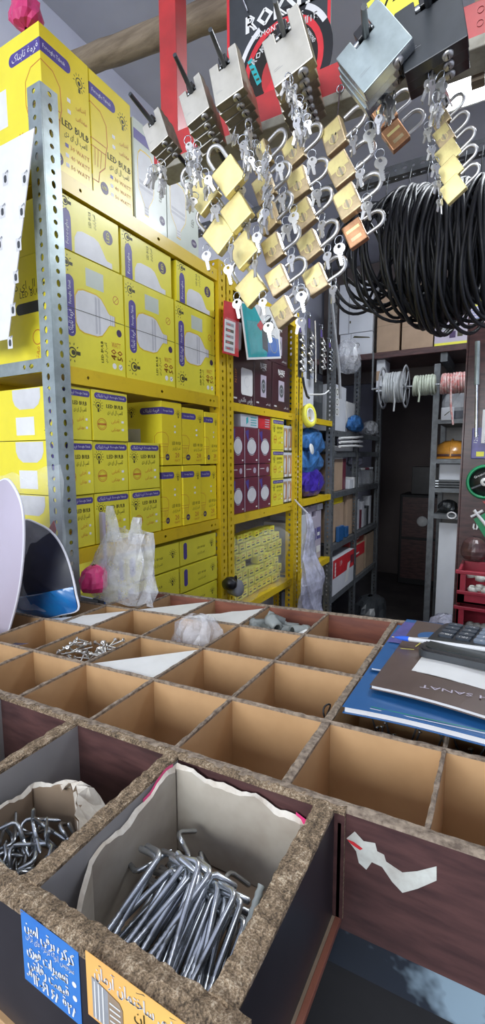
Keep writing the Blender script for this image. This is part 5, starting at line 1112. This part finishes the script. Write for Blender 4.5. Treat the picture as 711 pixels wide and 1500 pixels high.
def f1b(k):
    p = Vector((-.262+.11*rn.random(), .27+.05*rn.random(), BZf+.050+.012*rn.random())); a = rn.uniform(0, 6.28)
    q = p+Vector((math.cos(a), math.sin(a)*.6, rn.uniform(-.25, .0)))
    if q.x > -.14: q.x = 2*p.x-q.x
    p_ = Vector((min(max(p.x, -.25), -.17), min(p.y, .305), p.z-.006)); return lay(p_, p_+(q-p)*.03, Vector((math.sin(a), -math.cos(a), rn.uniform(-.5, .1))))
heap('l_hook', 'short zinc L hook across the tops of the long ones in front', 'hook', 'short L hooks across the front heap', hook_mesh(.034, .020, .0024, 2), 10, f1b)
p1, p2 = hz(445, 1420, BZf+.03), hz(500, 1310, BZf+.05)
simple('screw_peg', 'thick ribbed grey peg leaning at the right wall of the front compartment', 'peg', (-.150, .240, BZf+.045), lambda b: b.tube([(0, .0+.0025*i, .0016*i) for i in range(22)], .003, 'pvc', 10, rad=[.0032 if i % 2 else .0025 for i in range(22)]))
zl = TZ(-.37)-FD
def f2(k):
    a = rn.uniform(0, 6.28); p = Vector((-.385+rn.uniform(-.035, .045), .235+rn.uniform(-.022, .040), zl+.012+.038*(k/42)))
    d = Vector((math.cos(a), math.sin(a), rn.uniform(-.25, .6))); q = p+d
    p = p-d.normalized()*.016
    return orient(p, q, rn.uniform(0, 6.28))
heap('l_hook', 'small steel L hook in the heap of the left front compartment', 'hook', 'small hooks in the left front compartment', hook_mesh(.036, .014, .0020, 3), 56, f2)
# screws in the tan tray
def scr():
    b = MB(); pts = [(0, 0, 0)]+[(0, 0, .002+.022*i/14) for i in range(15)]; rad = [.0004]+[.0019 if i % 2 else .0013 for i in range(15)]
    b.tube(pts, .0015, 'steel_l', 8, rad=rad); b.lathe([(.0015, .024), (.0042, .0275), (.0042, .0282), (.001, .0285), (.0005, .0275)], 'steel_l', 14); return b
zs = TZ(-.50)-DP
def f3(k):
    a = rn.uniform(0, 6.28); p = Vector((-.551+rn.uniform(-.045, .045), .572+rn.uniform(-.036, .036), zs+.062+.034*(k/48))); d = Vector((math.cos(a), math.sin(a), rn.uniform(-.2, .9))).normalized()
    return orient(p-d*.012, p+d, 0)
sx = heap('screw', 'bright short zinc screw in the heap in the tan tray', 'screw', 'zinc screws in the tan tray', scr(), 50, lambda k: Matrix.Translation((-.01-.075, 0, 0)) @ f3(k))
def f4(k):
    x = rn.choice((rn.uniform(-.15, -.055), rn.uniform(-.03, .05))); p = Vector((x, .53+rn.uniform(-.025, .05), TZ(x)-DP+.022+rn.uniform(0, .02))); d = Vector((rn.uniform(-.6, .6), rn.uniform(0, .4), rn.uniform(.7, 1.2))).normalized(); return orient(p, p+d, 0)
b = MB(); b.tube([(0, 0, 0), (0, 0, .052)], .0011, 'galv_d', 6); b.lathe([(.0005, .054), (.003, .0535), (.003, .052), (.001, .052)], 'steel', 10)
heap('nail', 'dull steel nail standing in the tray compartments in front of the books', 'nail', 'nails before the books', b, 34, f4)
# grey fittings in the far row
rnf = random.Random(9)
b = MB(); b.lathe([(.007, 0), (.0115, 0), (.0115, .024), (.0135, .026), (.0135, .036), (.0095, .036), (.009, .0)], 'pvc', 16)
cx = -.365
heap('pipe_socket', 'short grey plastic pipe socket in the far row of the tray', 'fitting', 'grey pipe sockets', b, 16, lambda k: orient(Vector((cx+rnf.uniform(-.042, .030), .80+rnf.uniform(-.030, .035), TZ(cx)-.040+.034*(k/16))), Vector((cx, .80, TZ(cx)-.040+.034*(k/16)))+Vector((rnf.uniform(-1, 1), rnf.uniform(-.6, .6), rnf.uniform(-.3, .3))), 0))
simple('green_socket', 'dark green plastic socket at the right of the grey fittings', 'fitting', (-.327, .805, TZ(-.32)-.032), lambda b: (setattr(b, 'X', Matrix.Rotation(R(75), 4, 'Y')), b.lathe([(.008, 0), (.013, 0), (.013, .026), (.010, .026), (.009, 0)], 'green', 18)))
simple('white_socket', 'small white plastic piece beside the green socket', 'fitting', (-.318, .775, TZ(-.32)-.022), lambda b: (setattr(b, 'X', Matrix.Rotation(R(60), 4, 'Y')), b.lathe([(.006, -.005), (.010, -.004), (.011, .02), (.008, .022), (.001, .022)], 'white', 16)))
# white triangular offcuts lying in the compartments
def tri(label, a, b_, c, jag=False):
    def fn(bb):
        z = TZ(a[0])-.004; pts = [a, b_, c]
        if jag: pts = [a, b_, c]+[(c[0]+(a[0]-c[0])*t+.006*math.sin(t*23), c[1]+(a[1]-c[1])*t+.004*math.sin(t*31)) for t in (.15, .3, .42, .55, .7, .85)]
        cx = sum(p[0] for p in pts)/len(pts)
        zz = lambda x: (x-a[0])*TL
        vs = [(p[0]-a[0], p[1]-a[1], zz(p[0])-o) for o in (0, .003) for p in pts]; n = len(pts)
        bb.add(vs, [tuple(range(n)), tuple(range(2*n-1, n-1, -1))]+[(i, n+i, n+(i+1) % n, (i+1) % n) for i in range(n)], 'white')
    simple('white_offcut', label, 'offcut', (a[0], a[1], TZ(a[0])-.004), fn, 'white offcuts')
e = .004
tri('white triangular offcut in the tray nearest the leaning packets', (XS[0]+e, YS[2]+e), (XS[1]-e, YS[2]+e), (XS[1]-e, YS[3]-e))
tri('white triangular offcut in the far row beside the clear bag with the pink thing', (XS[1]+e, YS[3]+e), (XS[2]-e, YS[3]+e), (XS[2]-e, YS[4]-e*2))
tri('white jagged offcut in the far row left of the grey fittings', (XS[2]+e, YS[3]+e), (XS[3]-e, YS[3]+e), (XS[3]-e, YS[4]-e*2), True)
tri('white triangular offcut in the middle of the tray, right of the screws', (XS[2]+e, YS[1]+e), (XS[3]-e, YS[1]+e), (XS[3]-e, YS[2]-e), False)
simple('rubber_washer', 'thin black rubber ring leaning in a tan compartment by the books', 'washer', tuple(Vector((-.180, .530, TZ(-.18)-.012))), lambda b: b.tube([(.002*math.sin(a*.8), .010*math.cos(a*.3927), .010*math.sin(a*.3927)) for a in range(16)], .0012, 'blackr', 6, closed=True))
# torn carton liners
def liner(name, label, pts, hs, m_in, m_out, base, jag, seed, red=None):
    """upright card following pts (x, y); hs = heights at the points; ragged top with a peeled ply"""
    rn = random.Random(seed); P = [Vector(p) for p in pts]; S = []
    for i in range(len(P)-1):
        n = max(2, int((P[i+1]-P[i]).length/.005))
        for k in range(n): t = k/n; S.append((P[i].lerp(P[i+1], t), hs[i]*(1-t)+hs[i+1]*t, i))
    S.append((P[-1], hs[-1], len(P)-2)); vs = []; fs = []; vr = []; f2 = []
    for k, (p, h, i) in enumerate(S):
        d = (P[i+1]-P[i]).normalized(); n = Vector((-d.y, d.x)); hh = h+jag*.5*(math.sin(k*.31+seed)+.7*math.sin(k*.83+seed*2)-.6)+rn.uniform(-.0012, .0006); q = .0045+.003*math.sin(k*.5+seed)+rn.uniform(0, .0015)
        vs += [(p.x, p.y, base), (p.x, p.y, base+hh-q), (p.x+n.x*.001, p.y+n.y*.001, base+hh), (p.x-n.x*.0022, p.y-n.y*.0022, base+hh-q*.6), (p.x-n.x*.0022, p.y-n.y*.0022, base)]
    fi = []; fp = []; fo = []
    for k in range(len(S)-1):
        a = 5*k; c = a+5; fi.append((a, c, c+1, a+1)); fp.append((a+1, c+1, c+2, a+2)); fp.append((a+2, c+2, c+3, a+3)); fo.append((a+3, c+3, c+4, a+4))
    b = MB(); b.add(vs, fi, m_out); b.add(vs, fp, 'torn'); b.add(vs, fo, m_in)
    if red:
        for k0, k1 in red:
            b.add([(x, y, z) for k in range(k0, min(k1, len(S))) for x, y, z in ((vs[5*k+1][0]*1, vs[5*k+1][1], vs[5*k+1][2]-.0005), (vs[5*k+2][0], vs[5*k+2][1], vs[5*k+2][2]+.0028))], [(2*j, 2*j+2, 2*j+3, 2*j+1) for j in range(min(k1, len(S))-k0-1)], 'pink')
    o = b.build(name); return tag(o, label, 'cardboard')
liner('cardboard_liner', 'torn greyish carton lining the front compartment around the long hooks', [(-.262, .200), (-.2835, .240), (-.2815, .355), (-.139, .3585), (-.1375, .290)], [.060, .080, .098, .090, .090], 'carton_in', 'maroonbox', BZf+.002, .004, 5, red=((22, 32), (58, 66)))
liner('cardboard_liner', 'torn brown carton box standing in the left front compartment', [(-.425, .205), (-.428, .292), (-.372, .300), (-.318, .262), (-.312, .21)], [.066, .072, .084, .070, .050], 'brown_in', 'torn', zl+.002, .004, 6)
# peeled white ply rolled outward on the left carton
def peel(b):
    rn = random.Random(3); n = 16; vs = []
    for k in range(n):
        t = k/(n-1); x = -.395+.088*t; y = .298-.05*max(0, t-.45)/.55
        for j in range(6):
            vs.append((x+rn.uniform(-.003, .003)+.004*j, y+.005*j+rn.uniform(-.003, .003)-.004, zl+.078+.014*math.sin(t*2.6)-.006*j+rn.uniform(-.003, .003)+(.012*math.sin(j*.9) if t < .5 else 0)))
    fs = [(k*6+j, (k+1)*6+j, (k+1)*6+j+1, k*6+j+1) for k in range(n-1) for j in range(5) if rn.random() > .06]; b.add(vs, fs, 'torn'); b.add([(x, y-.001, z-.0015) for x, y, z in vs], [f[::-1] for f in fs], 'brown_in')
simple('torn_paper', 'peeled ragged whitish paper ply behind the small hooks', 'paper', (0, 0, 0), peel)
# clear crumpled bag in the tray
rings = [((0, 0, z), r, r*.8) for r, z in ((.008, -.055), (.042, -.045), (.052, -.02), (.050, 0), (.044, .02), (.030, .036), (.008, .044))]
vs, fs = crumple(rings, 20, .24, 61); b = MB(); b.add(vs, fs, 'cloudy'); o = b.build('plastic_bag'); o.location = (-.492, .690, TZ(-.49)-.015); tag(o, 'crumpled grey clear bag stuffed in a tray compartment', 'bag')

# ------------------------------------------------------------------ books and calculator
def book(name, label, z, th, pts, cover, fn=None, curl=.006):
    """stapled catalogue: cover sheets and page block, near edge sagging"""
    t = tag(empty(name, (pts[0][0], pts[0][1], z)), label, 'book'); o = Vector(pts[0])
    def slab(z0, z1, m, ins):
        b = MB(); n = 12; cx = sum(p[0] for p in pts)/4; cy = sum(p[1] for p in pts)/4; P = [Vector((cx+(p[0]-cx)*ins, cy+(p[1]-cy)*ins)) for p in pts]; vs = []
        for zz in (z0, z1):
            for i in range(n+1):
                u = i/n; A = P[0].lerp(P[1], u); B = P[3].lerp(P[2], u)
                for j in range(5):
                    v = j/4; c = A.lerp(B, v); vs.append((c.x-o.x, c.y-o.y, zz+curl*(math.sin(u*5+.6)*.5)*(1-v)**2+(c.x-o.x)*TL))
        N = (n+1)*5; f = []
        for i in range(n):
            for j in range(4):
                a = i*5+j; f.append((N+a, N+a+5, N+a+6, N+a+1)); f.append((a, a+1, a+6, a+5))
        for i in range(n): a = i*5; f.append((a, a+5, N+a+5, N+a)); a += 4; f.append((a+5, a, N+a, N+a+5))
        for j in range(4): f.append((j+1, j, N+j, N+j+1)); a = n*5+j; f.append((a, a+1, N+a+1, N+a))
        b.add(vs, f, m); return b
    slab(th*.12, th*.86, 'bulb', .985).build('pages', t); slab(0, th*.1, cover, 1).build('back_cover', t); b = slab(th*.9, th, cover, 1)
    if fn: b.frame((0, 0, th+.0016), (1, 0, TL), (0, 1, 0)); fn(b, o)
    b.build('front_cover', t); return t
def quad(px, z): return [tuple(hz(x, y, z).xy) for x, y in px]
bz = 1.052
Q1 = [(-.148, .505), (.20, .505), (.20, .80), (-.148, .80)]
book('catalogue', 'lowest blue catalogue whose thick page edges show over the nails', bz, .0085, [(-.150, .497), (.13, .500), (.13, .79), (-.148, .80)], 'bookb', lambda b, o: ([b.line(.03+.0*k, .006+.004*k, .26, .006+.004*k, .0012, 'green' if k else 'bulb', 6) for k in range(2)]))
book('catalogue', 'violet-edged blue magazine between the lowest catalogue and the brown one', bz+.0105, .003, [(-.145, .60), (.14, .585), (.14, .805), (-.137, .822)], 'bookb', lambda b, o: b.poly([(0, .10), (.03, .10), (.04, .20), (.008, .20)], 'vio', 3))
def brown(b, o):
    b.text('ABARASH SANAT', .125, .020, .011, 'lilac', rot=180, width=.14, l=9); b.line(.012, .125, .030, .128, .0012, 'gold', 9); b.line(.03, .14, .035, .16, .0012, 'gold', 9)
    b.disc(.045, .19, .02, 'bookb', 6); b.poly([(.02, .175), (.05, .18), (.045, .185)], 'torn', 8)
book('catalogue', 'brown catalogue with gold lettering under the white paper and calculator', bz+.0145, .005, [(-.130, .540), (.16, .500), (.17, .77), (-.118, .805)], 'bookbr', brown, .008)
PZ = bz+.0225
def pap(b):
    n = 10; vs = []
    A = [Vector(p) for p in ((-.092, .600), (.12, .560), (.13, .70), (-.078, .722))]
    for i in range(n+1):
        for j in range(4):
            c = A[0].lerp(A[1], i/n).lerp(A[3].lerp(A[2], i/n), j/3); vs.append((c.x+.088, c.y-.62, .0012*math.sin(i*1.1)+.0008*math.sin(j*2)+(c.x+.088)*TL))
    m = len(vs); vs += [(x, y, z-.0006) for x, y, z in vs]; f = []
    for i in range(n):
        for j in range(3): a = i*4+j; f += [(a, a+4, a+5, a+1), (m+a+1, m+a+5, m+a+4, m+a)]
    b.add(vs, f, 'paper', True)
simple('paper_sheet', 'white torn sheet of paper lying under the calculator', 'paper', (-.088, .620, PZ+.0015), pap)
# calculator
ct = tag(empty('calculator', (-.094, .645, PZ+.003)), 'black pocket calculator with grey keys and a dark window on the white sheet', 'calculator')
CR = R(-10); CM = Matrix.Rotation(CR, 4, 'Z') @ Matrix.Rotation(-math.atan(TL), 4, 'Y')
def rr(x0, y0, x1, y1, r, k=5):
    p = []
    for cx, cy, s in ((x1-r, y0+r, -90), (x1-r, y1-r, 0), (x0+r, y1-r, 90), (x0+r, y0+r, 180)):
        for i in range(k+1): a = R(s+90*i/k); p.append((cx+r*math.cos(a), cy+r*math.sin(a)))
    return p
b = MB(); b.X = CM; b.prism(rr(0, 0, .155, .135, .014), 0, .009, 'black', 'charcoal'); b.prism(rr(.003, .003, .152, .132, .012), .009, .0105, 'black'); b.build('case', ct)
b = MB(); b.X = CM; b.prism(rr(.008, .010, .15, .052, .010), .0105, .0118, 'lcd'); b.build('window', ct)
lab = [['MRC', '-', '+', '÷', '='], ['MU', '√', 'x', '+/-', '%'], ['7', '4', '1', '0', 'M+'], ['8', '5', '2', '00', 'M-'], ['9', '6', '3', '.', 'AC'], ['CE', 'GT', 'TAX', '→', 'ON']]
for i in range(6):
    for j in range(4):
        x0 = .010+.0235*i; y0 = .0625+.0165*j; b = MB(); b.X = CM; mt_ = 'keyd' if i < 2 else 'keyg'; b.prism(rr(x0, y0, x0+.0195, y0+.0125, .003, 3), .0105, .0135, mt_)
        if True:
            b.frame((x0, y0, .0137), (1, 0, 0), (0, 1, 0))
            vs_, fs_, w_, cx_ = text_geo(lab[i][j]); k_ = min(.008, .015/max(w_, .1)); b.add([(x0+.00975-(x-cx_)*k_, y0+.00625-y*k_, .01385) for x, y in vs_], [f[::1] for f in fs_], 'white')
        b.build('button', ct)
# ball pen
PA = Vector((-.128, .690, PZ+.0065)); 
pen = tag(empty('ball_pen', PA), 'clear ball pen with a blue tip lying against the calculator', 'pen')
dz = Vector((.15, -.030, .019+0)); u = dz.normalized()
b = MB(); b.tube([u*.016, u*.15], .0036, 'clearbox', 8); b.tube([u*.016, u*.15], .0034, 'bulb', 6); b.build('barrel', pen)
b = MB(); b.tube([u*-.004, u*0, u*.008, u*.018], .003, 'bluepen', 10, rad=[.0006, .0018, .0034, .0040]); b.build('tip', pen)
b = MB(); b.tube([u*.010+Vector((0, 0, .001)), u*.15+Vector((0, 0, .001))], .0012, 'bluepen', 6); b.build('ink_tube', pen)
b = MB(); b.tube([u*-.008, u*-.004], .0005, 'brass', 6); b.build('point', pen)

# ------------------------------------------------------------------ left foreground packets
def lobe(name, label, px, Y, bulge, mf, rimm, low=None, lowfrac=.3, th=.006, yaw=0):
    """upright padded sheet: outline in the picture laid into plane y = Y and bulged; white rim tube"""
    P = []; m_ = len(px)
    for i in range(m_):
        a_, b_, c_, d_ = (Vector(px[(i+k) % m_]) for k in (-1, 0, 1, 2))
        for t_ in (0, .25, .5, .75): P.append(hy(*(.5*((2*b_)+(c_-a_)*t_+(2*a_-5*b_+4*c_-d_)*t_**2+(3*b_-a_-3*c_+d_)*t_**3)), Y))
    c = sum(P, Vector())/len(P); zs = [p.z for p in P]; z0, z1 = min(zs), max(zs)
    t = tag(empty(name, Vector((c.x, Y, z0))), label, 'packet'); o = t.location
    # resample outline
    n = len(P); vs = []; K = 6
    def sh(p, f):
        q = c.lerp(p, f); return Vector((q.x-o.x, bulge*(1-f*f)*-1+yaw*(q.x-c.x), q.z-o.z))
    b = MB(); 
    for k in range(1, K+1): vs += [sh(p, k/K) for p in P]
    vs.append(sh(c, 0)); C_ = len(vs)-1; F1 = []; F2 = []
    for k in range(K-1):
        for i in range(n):
            f = (k*n+i, k*n+(i+1) % n, (k+1)*n+(i+1) % n, (k+1)*n+i); zc = sum(vs[j].z for j in f)/4
            F1.append(f)
    for i in range(n): F1.append((C_, (i+1) % n, i))
    b.add(vs, F1, mf, True); m = len(b.v); 
    if low:
        zc = (z1-z0)*lowfrac; lo_ = [Vector((v.x, v.y-.002, min(v.z, zc+.25*(v.x-vs[C_].x)))) for v in vs]; g_ = MB(); g_.add(lo_, F1, low, True); g_.build('blue_foot', t)
    bk = [v+Vector((0, th, 0)) for v in vs]; b.add(bk, [f[::-1] for f in F1+F2], mf, True)
    b.build('sheet', t)
    r_ = MB(); r_.tube([sh(p, 1.0)+Vector((0, th/2, 0)) for p in P], th*.55, rimm, 8, closed=True); r_.build('rim', t); return t
A1 = [(x+9, y) for x, y in [(-60, 760), (-30, 720), (0, 702), (18, 712), (32, 735), (37, 762), (36, 800), (30, 840), (22, 872), (10, 905), (-6, 935), (-40, 950), (-70, 900)]]
A2 = [(6, 905), (4, 850), (10, 800), (22, 775), (36, 762), (55, 768), (72, 778), (86, 795), (97, 818), (105, 845), (110, 870), (113, 893), (90, 900), (60, 906)]
for k, (x, y) in enumerate(A2): pass
lobe('padded_packet', 'dark navy padded packet with white rim and glossy blue foot standing in the tray', A2, .655, .03, 'navy', 'rim', 'skyblue', .36, .005, .0)
lobe('padded_packet', 'pale lilac padded packet with a white rim at the left edge', A1, .56, .02, 'lilac', 'rim', 'skyblue', .10, .005, -.2)
# clear sleeve around them
vs = []; fs = []; n = 14; rb = random.Random(31)
g0 = [(-10, 712, .60), (20, 690, .62), (62, 705, .66), (78, 690, .67), (98, 682, .68), (98, 760, .68), (104, 830, .69), (112, 880, .69)]
top = [hy(x, y, Y) for x, y, Y in [(-30, 690, .6), (0, 700, .61), (25, 690, .63), (50, 705, .65), (70, 682, .665), (97, 680, .68)]]; botm = [hy(x, y, Y) for x, y, Y in [(-30, 880, .6), (0, 890, .61), (30, 890, .63), (60, 892, .65), (90, 893, .665), (112, 890, .68)]]
for j in range(9):
    for i in range(16):
        u = i/15*5; a = min(4, int(u)); T_ = top[a].lerp(top[a+1], u-a); B_ = botm[a].lerp(botm[a+1], u-a); p = T_.lerp(B_, j/8); vs.append(tuple(p+Vector((rb.uniform(-.003, .003), -.012+rb.uniform(-.006, .006), rb.uniform(-.003, .003)))))
for j in range(8):
    for i in range(15): fs.append((j*16+i, j*16+i+1, (j+1)*16+i+1, (j+1)*16+i))
b = MB(); b.add(vs, fs, 'clear', True); tag(b.build('clear_sleeve'), 'clear crinkly sleeve standing around the padded packets by the grey post', 'bag')
simple('red_tab', 'small crimson tab seen through the clear sleeve', 'tab', hy(70, 778, .70), lambda b: b.poly([(0, 0), (.02, -.01), (.035, .01), (.028, .03)], 'pink') if False else b.prism([(-.004, -.004), (.018, -.012), (.030, .006), (.024, .026)], 0, .002, 'redp', X=Matrix.Rotation(R(90), 4, 'X')))
# clear bag with pink thing at the grey post
bc = hy(182, 818, .80)
prof = [(.02, -.095), (.07, -.09), (.085, -.06), (.080, -.03), (.066, .0), (.056, .035), (.050, .06)]
rings = [((0+.01*math.sin(z*30), 0, z), r, r*.5) for r, z in prof]
vs, fs = crumple(rings, 24, .26, 71)
# two handles (ears) rising from the rim
for sx, hh, xx in ((-1, .075, -.028), (1, .055, .032)):
    base = len(vs); 
    for j in range(6):
        t = j/5; w = .020*(1-.55*t)
        for k in range(10):
            a = 2*math.pi*k/10; q = 1+.25*math.sin(3*a+j+sx); vs.append((xx+sx*.004*t+w*q*math.cos(a), .5*w*q*math.sin(a), .035+hh*t))
    for j in range(5):
        for k in range(10): fs.append((base+j*10+k, base+j*10+(k+1) % 10, base+(j+1)*10+(k+1) % 10, base+(j+1)*10+k))
    fs.append(tuple(base+50+k for k in range(10)))
b = MB(); b.add(vs, fs, 'cloudy'); o = b.build('plastic_bag'); o.location = (-.655, .80, TZ(-.65)+.055); o['label'] = 'x'
o.location = Vector((bc.x, .80, bc.z)); o.scale = (1.22, 1, 1.12); tag(o, 'shiny clear carrier bag with upright handles behind the tray', 'bag')
foilbag('pink_ball', 'bright pink crumpled wrapper in front of the clear carrier bag', 'wrapper', hy(138, 848, .765), .034, .034, 'pink', 72, .03, .15)
foilbag('pink_bag', 'pink plastic bag on top of the tallest carton at the grey post', 'bag', hy(38, 18, .80), .035, .035, 'pink', 73, .035, .2)
simple('lilac_tube', 'pale lilac flat tube standing behind the clear carrier bag', 'tube', hy(150, 775, .86), lambda b: b.bbox((-.010, -.006, -.12), (.010, .006, .045), 'lilac', .005))
for k, (px_, py_, lb_, m_) in enumerate(((130, 878, 'black and silver tool head lying at the foot of the grey post', 'charcoal'), (118, 890, 'white and black strip lying at the edge of the tray', 'bulb'))):
    simple('metal_piece', lb_, 'tool', hy(px_, py_, .86), lambda b: (b.bbox((-.04, -.01, -.010), (.05, .01, .008), m_, .004), b.bbox((-.03, -.012, .008), (.03, .012, .012), 'steel', .001)))
# printed blister card hanging at the shelf end
cs = [hy(0, 190, .69), hy(50, 196, .69), hy(45, 215, .69), hy(12, 497, .69)]
def sheet(b):
    x0 = hy(-60, 300, .69).x; z0 = hy(10, 497, .69).z; z1 = hy(45, 190, .69).z; xr1 = hy(51, 200, .69).x; xr0 = hy(12, 497, .69).x
    pts = [(x0, z0), (xr0, z0), (xr1, z1), (x0, z1)]
    b.add([(x, .69+o, z) for o in (0, .002) for x, z in pts], [(0, 1, 2, 3), (7, 6, 5, 4), (0, 4, 5, 1), (1, 5, 6, 2), (2, 6, 7, 3), (3, 7, 4, 0)], 'white')
    b.frame((0, .6898, 0), (1, 0, 0), (0, 0, 1))
    for k in range(6):
        for c in range(2):
            y_ = 262+48*k; x_ = (36-4.2*k)-28*c; q = hy(x_, y_, .69); s = .011
            b.rect(q.x-s*.8, q.z-s*1.2, q.x+s*.8, q.z+s*1.2, 'bulb', 1)
            b.pill(q.x-s*.42, q.z-s*.75, q.x+s*.42, q.z+s*.65, 'charcoal', 2); b.line(q.x+s*.1, q.z+s*.9, q.x+s*.9, q.z+s*1.3, .0025, 'grey', 3); b.line(q.x+s*.9, q.z+s*1.3, q.x+s*.9, q.z+s*.9, .0025, 'grey', 3)
simple('blister_card', 'white display card with rows of small grey switches hanging at the grey post', 'card', (0, 0, 0), sheet)

# ================================================================== LIGHT
def area(name, loc, tgt, sx, sy, e, c):
    l = bpy.data.lights.new(name, 'AREA'); l.shape = 'RECTANGLE'; l.size = sx; l.size_y = sy; l.energy = e; l.color = c
    o = bpy.data.objects.new(name, l); col.objects.link(o); o.location = loc; o.rotation_euler = (Vector(tgt)-Vector(loc)).to_track_quat('-Z', 'Y').to_euler(); return o
area('doorway_daylight', (-.45, -2.1, 1.88), (-.35, 1.0, 1.25), 1.9, 1.1, 75, (.93, .97, 1.0))
area('ceiling_lamp_light', (.18, 2.10, 2.735), (.1, 2.10, 0), 0.9, .24, 24, (.88, .94, 1.0))
area('overhead_fill_light', (.1, .15, 2.74), (-.1, .3, 0), 1.0, .2, 6, (.95, .97, 1.0))  # added fill over the trays, no lamp fixture hangs here
w = bpy.data.worlds.new('w'); sc.world = w; w.use_nodes = True; bg = w.node_tree.nodes['Background']; bg.inputs[0].default_value = (.70, .80, 1, 1); bg.inputs[1].default_value = .5
sc.view_settings.view_transform = 'Standard'; sc.view_settings.look = 'None'; sc.view_settings.gamma = 1; sc.view_settings.exposure = 0; sc.view_settings.use_curve_mapping = False
sc.cycles.max_bounces = 6; sc.cycles.transparent_max_bounces = 12; sc.cycles.caustics_reflective = False; sc.cycles.caustics_refractive = False; sc.cycles.sample_clamp_indirect = 4
